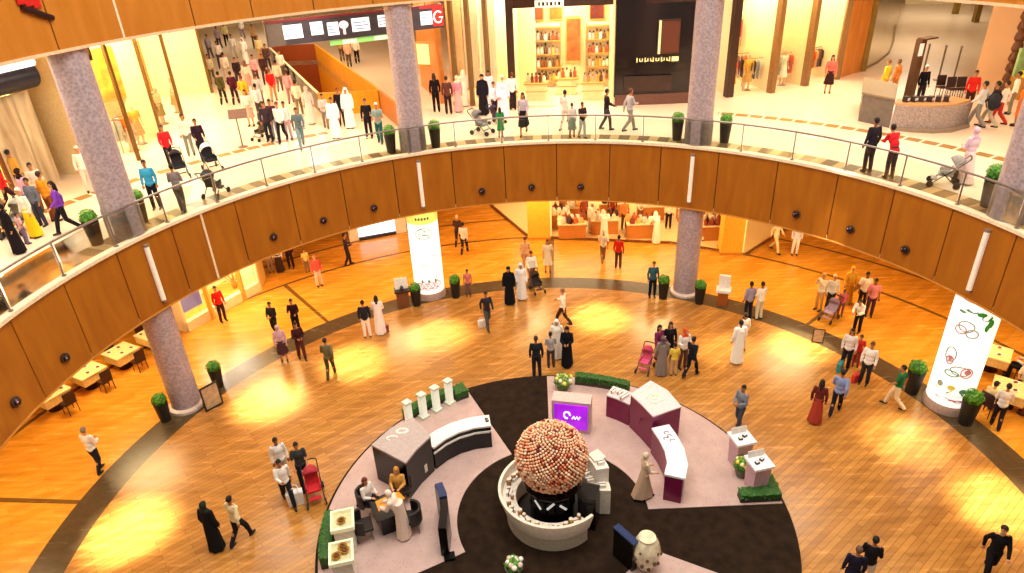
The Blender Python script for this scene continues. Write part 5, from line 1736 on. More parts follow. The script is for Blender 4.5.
# ---------------------------------------------------------------- lower floor shops
Y = [pm('yellow_clad', 'f2b838', .5), pm('yellow_side', 'e8c878', .6)]
lc = [(at(540, 240, 0), 1.15, 'yellow-clad square column left of the goods tables'), (at(733, 256, 0), 1.0, 'yellow-clad square column right of the goods tables')]
for p, w_, lb in lc:
    p = p + Vector((0, .55, 0))
    t = thing('square_column', lb, 'column', (p.x, p.y, 0), R(-6))
    MB().box((0, 0, 2.1), (w_, .9, 4.2)).build('cladding', Y[0], t, bevel=.02)
    MB().box((0, 0, .06), (w_ + .08, .98, .12)).build('base', pm('column_base', 'c98a2a', .5), t)
    MB().box((w_ / 2 + .04, 0, 2.1), (.07, .7, 4.0)).build('light_strip', lit('yellow_strip', 'f7e08a', .6), t)
# raised pale floor of the shop, with a dark edge
E_ = [at(490, 206, 0), at(528, 238, 0), at(670, 244, 0), at(746, 256, 0), at(800, 221, 0)]
poly = [(p.x, p.y) for p in E_] + [(E_[4].x + 1, 27.5), (E_[0].x - 1, 27.5)]
struct(MB().prism(poly, 0.004, .07).build('floor_shop_platform', pm('shop_floor_warm', 'eccb8a', .4), smooth=0))
m = MB(); m.sweep([(p.x, p.y) for p in E_], .12, .004, .11); struct(m.build('trim_shop_edge', pm('edge_brown', '7a3f16', .5)))
seg('wall_lower_shop', (E_[0].x - 2, 27.2), (E_[4].x + 2, 27.2), 0, 4.2, .2, pm('lower_shop_wall', 'e0a24a', .6, noise=.3, scale=1.2))
area((4.5, 22.5, 4.1), 10, 520, (1, .82, .48), size_y=5)
def mk_goods():
    t = thing('goods_table', 'x', 'table')
    MB().box((0, 0, .8), (1.5, .8, .06)).build('tabletop', pm('goods_top', 'f3dfae', .5), t)
    MB().box((0, 0, .4), (1.4, .7, .78)).build('skirt', pm('goods_skirt', 'c98236', .6), t)
    return t
def mk_hat():
    t = thing('ornament', 'x', 'ornament')
    MB().lathe([(.13, 0), (.16, .1), (.09, .3), (.04, .34)], 12).build('body', pm('goods_body', 'f0e2c0', .6), t)
    MB().ell((0, 0, .38), (.06, .06, .06), 10, 6).build('knob', pm('goods_knob', 'a8442a', .5), t)
    return t
GP = [(690, 220, 'rear, just right of the bare column'), (556, 226, 'beside the left yellow column'), (572, 236, 'first from the left yellow column'), (604, 232, 'second from the left yellow column'), (640, 236, 'third, left of the bare column'), (575, 219, 'behind the first front table'), (612, 215, 'middle of the rear row'), (650, 218, 'rear, just left of the bare column'), (712, 238, 'between the bare and the right yellow column')]
for u, v, lb in GP:
    p = at(u, v, 0.07)
    place('goods', mk_goods, p, R(-3), 'cloth-skirted goods table, ' + lb, 'goods tables in the lower shop')
    for k in range(9):
        o = place('hat', mk_hat, p + Vector((-.62 + .155 * k, .2 * (-1) ** k, .83)), 0, 'small pale ornament on the goods table, ' + lb, 'ornaments on the goods tables', rnd.uniform(.8, 1.2))
        c = [x for x in o.children if x.name.startswith('body')][0]
        c.material_slots[0].link = 'OBJECT'; c.material_slots[0].material = pm('goods_body', rnd.choice(('f0e2c0', 'fff4dc', 'fff8ea', 'c9602a', '8a3a22', 'e8b060', 'd8cfb8', '4a2a1a')), .6)
# rack of clothes between bare column and right yellow column
p = at(705, 226, .07); place('rail', mk_rail, p, 0, 'steel clothes rail in the lower shop right of the bare column')
for k in range(5):
    g = place('garment', mk_garment, p + Vector((-.4 + .2 * k, 0, 1.47)), 1.3, 'pale garment on the rail in the lower shop, by the bare column', 'pale garments in the lower shop')
    c = [x for x in g.children if x.name.startswith('cloth')][0]
    c.material_slots[0].link = 'OBJECT'; c.material_slots[0].material = pm('garment', 'f3e4c4', .85)

# lit white counter under the gallery, left of the white wrap
p = at(378, 237, 0)
t = thing('lit_white_counter', 'bright white backlit counter with dark ledge under the gallery, left of white wrap', 'counter', p, R(18))
MB().box((0, .4, .55), (2.0, .7, 1.1)).build('body', lit('counter_lit', 'e4eafc', 1.8), t)
MB().box((0, 0.0, .08), (2.0, .12, .16)).build('ledge', pm('ledge_dark', '2a2a38', .3), t)
MB().box((-1.25, .4, .5), (.5, .8, 1.0)).build('side_unit', pm('counter_cream', 'ead9c4', .5), t)
MB().box((1.3, .4, .5), (.6, .8, 1.0)).build('side_unit', pm('counter_cream', 'ead9c4', .5), t)
# bright window wall of the lower left shop
LS = [at(150, 372, 0), at(188, 333, 0), at(262, 290, 0)]
P, Q = LS[1], LS[2]
dd_ = (Q - P).normalized(); nn_ = Vector((-dd_.y, dd_.x, 0)); P = Vector((P.x, P.y, 0)); Q = Vector((Q.x, Q.y, 0))
shop(P, Q, 2.4, CW, 120, z0=0, z1=3.5, col=(1, .93, .75))
seg('trim_window_plinth', P, Q, 0, .45, .25, pm('plinth_cream', 'f3dcae', .5))
pane(P + dd_ * .1, Q - dd_ * .1, .45, 3.6)
t = thing('blue_picture', 'blue-violet framed picture in the bright lower left shop window', 'picture', P + dd_ * .85 + nn_ * .5 + Vector((0, 0, .6)), math.atan2(dd_.y, dd_.x))
MB().box((0, 0, .45), (1.1, .06, .9)).build('frame', pm('box_white', 'f2ede4', .5), t)
MB().box((0, -.035, .45), (.95, .02, .76)).build('print', lit('blue_print', '6a7ac8', .25), t)
t = thing('golden_plant', 'spiky golden plant on the sill of the bright lower left window', 'plant', P + dd_ * 3.2 + nn_ * .6 + Vector((0, 0, .45)))
MB().lathe([(.12, 0), (.18, .25)], 14).build('pot', pm('vase_gold', 'd98a1e', .3, .2), t)
m = MB()
for k in range(14):
    a = k * 2.4; e = Vector((math.cos(a) * .45, math.sin(a) * .45, .55 + .04 * k)); s_ = Vector((-math.sin(a), math.cos(a), 0)) * .05
    m.add([(0, 0, .22), e * .5 + s_ + Vector((0, 0, .1)), e, e * .5 - s_ + Vector((0, 0, .1))], [(0, 1, 2, 3)])
m.build('leaves', pm('gold_leaf', 'c98a3a', .6), t)
for k, s in enumerate((.32, .75)):
    pillar(P.lerp(Q, s) , .16, pm('gold_post', 'd9a23a', .5), 0, 4.2)
seg('wall_gold_return', Q, Q + dd_ * 1 + nn_ * .8, 0, 4.2, .2, pm('gold_return', 'e0b25a', .6))
# ---------------------------------------------------------------- people: (u, v of the feet, facing, scale, pose, style, top, bottom, hair, hair colour, skin, label)
CROWD = []
LOW = [
 (101, 471, 80, 1.03, 'carry', 'lt', 'e9e4da', '23232b', 'short', '8a7a68', 0, 'man in white shirt walking alone on the orange floor, far left'),
 (218, 548, 75, 1.0, 'stand', 'ro', '17181a', '0', 'scarf', '2a2f24', 0, 'woman in black robe beside the man in cream shirt'),
 (243, 542, 70, 1.0, 'walk', 'lt', 'f0dfae', '1e2028', 'short', '17110d', 1, 'man in cream shirt walking beside the woman in black robe'),
 (290, 504, -60, 1.0, 'stride', 'lt', 'f3ece2', '1d1e26', 'short', '17110d', 1, 'man in white shirt with white bag, left of the red stroller'),
 (286, 481, -60, 1.0, 'stand', 'lt', 'ece6df', 'b9aca0', 'short', '17110d', 2, 'person in white behind the man with the white bag'),
 (306, 486, -70, 1.0, 'push', 'st', '3a3d3a', '1b1d2c', 'short', '17110d', 1, 'person in dark patterned top pushing the red stroller'),
 (224, 321, -40, 1.0, 'stand', 'lt', 'd4201c', '3a241c', 'short', '2a1a10', 0, 'person in bright red top near the lower left window'),
 (277, 336, -100, .95, 'carry', 'lt', '2a2a24', '2c261e', 'short', '17110d', 1, 'person in black, left of two behind the woman in mauve'),
 (298, 333, -80, .95, 'talk', 'lt', '33161c', '241418', 'short', '17110d', 1, 'person in dark maroon, right of two behind the woman in mauve'),
 (285, 361, -75, .95, 'stand', 'sk', 'c3a3b4', '4a2a30', 'scarf', 'c9aab6', 0, 'woman in mauve scarf and top on the left ring'),
 (303, 359, -60, .98, 'carry', 'lt', '3f1d20', '5a2a22', 'short', '17110d', 1, 'person in dark red standing right of the woman in mauve'),
 (332, 377, 95, 1.0, 'walk', 'lt', '6b6444', '4a4030', 'short', '17110d', 1, 'man in olive jacket walking alone by a bright pool of light'),
 (368, 337, 100, 1.0, 'stand', 'lt', '24242e', 'efe6dc', 'short', '17110d', 1, 'man in dark top and white trousers left of pair near the display stand'),
 (381, 332, 100, 1.0, 'carry', 'ro', 'f2e4da', '0', 'long', '17110d', 0, 'woman in long pale robe beside the man in white trousers'),
 (349, 265, 20, 1.0, 'carry', 'lt', '33283a', '2a2028', 'short', '17110d', 1, 'man in dark clothes by the white lit counter'),
 (281, 272, -80, .95, 'stand', 'ls', 'e2d6c6', '3a2620', 'short', '17110d', 1, 'person in white top with dark skirt under the fascia, left'),
 (272, 272, -70, .9, 'stand', 'lt', 'd8c8b8', 'b08a6a', 'short', '17110d', 1, 'person in beige beside the one in dark skirt, under the fascia'),
 (292, 268, -90, 1.0, 'stand', 'lt', '3a1e24', '2a1a1a', 'short', '17110d', 1, 'person in dark clothes half hidden by the fascia, left'),
 (308, 272, -60, .72, 'stand', 'st', 'd9c86a', '8a6a4a', 'short', '5a3a20', 0, 'child in yellow beside the person in coral'),
 (320, 286, -60, .95, 'stand', 'lt', 'e0605a', 'e8d2c6', 'short', 'b06a4a', 0, 'person in coral top and pale trousers, left under the gallery'),
 (465, 254, 80, 1.0, 'walk', 'lt', 'e9ddcf', '2a2428', 'short', '17110d', 1, 'man in white shirt right of pair beyond the white wrap'),
 (459, 246, 80, 1.0, 'walk', 'lt', '4a3028', '3a2620', 'short', 'd9b48a', 1, 'person in dark clothes left of pair beyond the white wrap'),
 (469, 296, -90, .78, 'stand', 'st', 'd9786a', '7a5a50', 'short', '17110d', 1, 'child in salmon shirt right of the white wrap'),
 (488, 328, -70, 1.0, 'walk', 'lt', '2c2a32', '4a4a4a', 'short', '17110d', 1, 'man in dark jacket with white bag, alone near the black-robed woman'),
 (510, 304, -95, 1.06, 'stand', 'ro', '121216', '0', 'scarf', '121216', 0, 'woman in long black robe beside the man in white robe, grey ring'),
 (522, 299, -95, 1.03, 'stand', 'ro', 'f4efe6', '0', 'cloth', 'f6f2ea', 0, 'man in white robe and headcloth beside the black-robed woman'),
 (532, 285, -80, 1.0, 'push', 'lt', 'f0e8d6', '8a5a3a', 'short', '17110d', 1, 'man in white shirt pushing stroller over the grey ring'),
 (526, 270, -80, .98, 'stand', 'lt', 'e9b07a', 'd99a5a', 'short', '2a1a10', 0, 'person in peach behind the man with the stroller'),
 (548, 272, -90, .98, 'stand', 'dr', 'f0dcae', 'f0dcae', 'long', '3a2414', 0, 'woman in cream dress below the left yellow column'),
 (603, 262, 90, .98, 'walk', 'st', 'f6ecc8', '8a6a3a', 'short', 'e0c8a0', 0, 'person in cream top facing the goods tables'),
 (618, 268, 70, .98, 'stand', 'lt', 'dc2c1c', '5a3a26', 'short', '17110d', 1, 'person in red top facing the goods tables'),
 (655, 297, -90, 1.0, 'stand', 'lt', '2f5a62', '151a22', 'short', '2a1a10', 0, 'man in teal top standing left of the bare central column'),
 (563, 326, 150, 1.02, 'stride', 'lt', 'f8efd8', '4a2a1c', 'short', '8a6a48', 0, 'man in white shirt striding across the floor, centre'),
 (537, 377, 90, 1.03, 'stand', 'lt', '23242a', '262630', 'bun', '3a2018', 1, 'person in dark suit left of trio above the dark carpet'),
 (551, 367, 95, .9, 'talk', 'st', 'a8a4a0', '4a3a34', 'short', '17110d', 1, 'person in grey top between dark suit and black robe'),
 (557, 358, -90, 1.0, 'stand', 'ro', 'f3ead9', '0', 'cloth', 'f7f0e2', 0, 'man in white robe behind the person in grey, centre'),
 (567, 365, -100, .98, 'carry', 'ro', '131318', '0', 'scarf', '131318', 0, 'woman in black robe right of the trio above the dark carpet'),
 (656, 364, -60, .98, 'push', 'lt', '7a2a54', 'b04a6a', 'long', '17110d', 0, 'woman in purple top at the left of the busy central group'),
 (660, 374, 90, .95, 'stand', 'ro', '8a7d74', '0', 'scarf', '6a5d58', 0, 'person in long grey robe in the busy central group'),
 (668, 362, -90, 1.02, 'stand', 'lt', '18181c', '1d1d24', 'long', '17110d', 0, 'person in black at the back of the busy central group'),
 (673, 375, 90, .8, 'stand', 'st', 'e9c94a', 'd9b080', 'short', '17110d', 1, 'child in yellow shirt in the busy central group'),
 (682, 368, -80, 1.0, 'talk', 'lt', 'f0e6dc', '6a4a3a', 'scarf', 'd8542a', 0, 'woman with orange headscarf in the busy central group'),
 (690, 377, 40, 1.0, 'walk', 'lt', '1e1f26', '1b1c24', 'short', '17110d', 1, 'man in black walking at the right of the busy central group'),
 (736, 362, 100, 1.05, 'stand', 'ro', 'f8f3e6', '0', 'short', '17110d', 1, 'man in long white robe standing alone right of centre'),
 (741, 350, 100, .95, 'stand', 'lt', 'ece0d0', 'd8c8b0', 'short', '2a1a10', 1, 'person mostly hidden behind the man in long white robe'),
 (747, 319, 100, 1.0, 'stand', 'lt', '9a90a0', '1c1e2a', 'short', '17110d', 2, 'man in grey-mauve shirt, left of pair past the white display stand'),
 (758, 319, 110, 1.0, 'talk', 'lt', 'f0eadb', 'd9cfae', 'short', '17110d', 2, 'man in white, right of pair past the white display stand'),
 (738, 428, -150, 1.0, 'carry', 'lt', '7a7f8c', '4a4e5c', 'short', '17110d', 1, 'man in grey-blue shirt behind the white pedestals'),
 (818, 310, -150, 1.0, 'photo', 'lt', 'f3e6c0', 'd9a050', 'short', 'd8b070', 0, 'person in cream with raised arms, far right crowd'),
 (828, 312, -100, 1.0, 'stand', 'lt', 'e2ddd0', '3a3026', 'short', 'e8c890', 0, 'person in white top beside the one with raised arms'),
 (846, 303, -100, 1.0, 'stand', 'ls', 'e8b23a', 'd99a2a', 'scarf', 'e2a832', 0, 'woman in yellow scarf and dress, far right crowd'),
 (838, 316, -110, .7, 'stand', 'st', 'c9606a', '8a4a4a', 'short', '17110d', 1, 'small child in pink beside the mauve stroller'),
 (860, 309, -100, 1.0, 'stand', 'st', 'f3ecd8', '2a2420', 'short', '17110d', 2, 'man in white shirt behind the bending man, right crowd'),
 (868, 316, -110, 1.0, 'stand', 'st', 'd98a92', '4a2a3a', 'short', '17110d', 2, 'person in pink top in the right crowd, farthest right'),
 (856, 332, -140, .95, 'lean', 'lt', 'f7f0d8', '17161c', 'short', '2a1a10', 1, 'man in white bending forward, right crowd'),
 (844, 369, -120, 1.0, 'stand', 'lt', 'eadfd2', '201c20', 'long', '1a1010', 1, 'woman in white top with teal bag, right of centre'),
 (855, 366, -120, .78, 'stand', 'lt', 'c9302a', 'b03a2a', 'short', '3a2418', 1, 'child in red between teal bag woman and white shirt man'),
 (863, 384, -130, 1.02, 'stand', 'lt', 'f5efe2', '2a2c30', 'short', '5a3a28', 1, 'man in white shirt beside the child in red'),
 (834, 414, 55, 1.03, 'walk', 'lt', '8d9ac6', '1c1e2a', 'short', '17110d', 1, 'man in pale blue shirt walking beside the red-skirted woman'),
 (814, 422, 60, .98, 'stand', 'ls', '6a2a24', 'a8402e', 'long', '17110d', 1, 'woman in dark red patterned top and long red skirt'),
 (893, 408, 140, 1.0, 'walk', 'st', '1f6a3a', 'e6cfa6', 'short', '17110d', 1, 'man in green shirt and pale trousers by the leaf wrap planter'),
 (984, 577, -110, 1.04, 'walk', 'lt', '15151a', '17171d', 'short', '2a1a12', 0, 'man in black suit walking, bottom right corner'),
 (846, 596, 70, 1.0, 'stand', 'lt', '1f1f33', '2a2440', 'short', '6a4a34', 1, 'man in navy jacket cut by the bottom edge'),
 (862, 586, 60, 1.0, 'carry', 'lt', '1b1a1e', 'e2d2c2', 'short', '17110d', 1, 'person in black waistcoat and pale trousers beside the navy jacket'),
 (774, 252, -60, 1.0, 'walk', 'lt', 'f3e2b0', 'efd9a0', 'short', '8a5a30', 0, 'person in pale yellow walking by the diagonal shop edge'),
 (794, 255, -100, 1.0, 'stand', 'lt', 'd8d4e2', 'f2ece0', 'short', '17110d', 1, 'person in white trousers with head hidden by the fascia'),
 (592, 232, -90, .98, 'stand', 'ro', 'f2e6cc', '0', 'cloth', 'f6eed8', 0, 'man in white robe behind the left goods tables'),
 (624, 229, -90, .98, 'stand', 'lt', 'd98a4a', '6a3a20', 'short', '2a1a10', 1, 'person in tan among the goods tables'),
 (656, 243, 100, .98, 'lean', 'ro', 'f8f0dc', '0', 'cloth', 'f8f0dc', 0, 'person in white robe leaning at the third goods table'),
 (584, 226, -70, .98, 'stand', 'lt', 'a04a30', '4a2a20', 'long', '1a100c', 0, 'woman in rust top behind the first goods table'),
 (668, 228, -100, .98, 'stand', 'lt', 'f0dfc0', '2a1a1a', 'short', '17110d', 1, 'person in cream beside the bare column, lower shop'),
 (563, 222, -80, .95, 'carry', 'lt', 'c8823a', '3a2018', 'short', '17110d', 1, 'person in ochre near the left yellow column'),
 (604, 240, 100, .96, 'lean', 'ro', 'fbf4e4', '0', 'cloth', 'fbf4e4', 0, 'person in white robe leaning at the second goods table'),
 (640, 224, -90, .96, 'carry', 'lt', 'f5e9cc', '8a5a3a', 'short', '17110d', 1, 'person in ivory holding goods behind the third goods table'),
 (682, 232, -90, .98, 'stand', 'ro', 'fbf4e4', '0', 'cloth', 'fbf4e4', 0, 'man in white robe half hidden by the bare column, lower shop'),
 (700, 240, 90, .96, 'carry', 'lt', 'f5ecd8', 'e0d0b0', 'short', '17110d', 1, 'person in white right of the bare column, lower shop'),
 (612, 222, -90, .96, 'stand', 'lt', '8a3a22', '3a1a14', 'long', '1a100c', 0, 'woman in brick red at the rear goods table'),
 (548, 229, -70, .9, 'stand', 'lt', 'e8a860', '6a4a2a', 'short', '17110d', 1, 'person in apricot beside the left yellow column'),
 # round the platform
 (643, 496, 15, .94, 'push', 'ls', 'd9c0a0', 'c8a88c', 'scarf', 'd9c4a8', 0, 'clerk in beige at the curved white counter'),
 (404, 536, 165, 1.0, 'lean', 'ro', 'edd3c0', '0', 'scarf', 'efd8c4', 0, 'woman in long pale pink robe leaning over the black table'),
]
for (u, v, fa, sc_, po, sty, tp, bt, hr, hc, sk, lb) in LOW:
    z = 0.0
    p = at(u, v, 0)
    r = math.hypot(p.x, p.y)
    if r < 6.5: p = at(u, v, ZP); 
    if 19.2 < r < 28 and 540 < u < 735 and v < 245: p = at(u, v, .07)
    o = person(p, fa, lb, sc_, po, sty, tp, bt, hr, hc, sk, group='visitors on the lower floor')
    if 'counter' not in lb and 'black table' not in lb: CROWD.append((o, .2, True))

# seated
SEATS = [
 ((-5.24, .38, ZP), -35, 'lt', 'e8ddd4', '2a2026', 'long', '6a2a20', 0, 'woman with reddish hair seated at the black table'),
 ((-4.4, .74, ZP), -95, 'lt', 'd9a050', '3a2a20', 'long', 'c98a2a', 0, 'woman with golden hair seated at the black table'),
]
for p, fa, sty, tp, bt, hr, hc, sk, lb in SEATS:
    person(p, fa, lb, .98, 'sit', sty, tp, bt, hr, hc, sk, group='visitors on the lower floor')
for (p, fa), (sty, tp, bt, hr, hc, sk, lb) in zip(RSEAT, (
 ('lt', 'e9c88a', '3a2430', 'short', '17110d', 0, 'seated person in sand top, left side of the busy right-hand table'),
 ('lt', 'e2c2a4', '7a3a2a', 'long', '2a1610', 0, 'seated woman in beige at the near side of the busy right-hand table'),
 ('st', 'f3ead0', '2a2420', 'short', '17110d', 1, 'seated person in ivory at the far side of the busy right-hand table'),
 ('lt', 'f0d59a', '5a3a20', 'short', 'd8a860', 0, 'fair-haired seated person in pale yellow at the far right-hand table'),
 ('lt', 'd8c8c4', '1c1a22', 'short', '17110d', 0, 'seated person in pale grey at the far right-hand table'))):
    person(p, fa, lb, .98, 'sit', sty, tp, bt, hr, hc, sk, group='visitors at the right cafe tables')
person(at(994, 427, 0), 60, 'standing person in white and dark in front of the right-hand tables', .98, 'carry', 'lt', 'e6dcd0', '2a1e22', 'short', '17110d', 1, group='visitors at the right cafe tables')

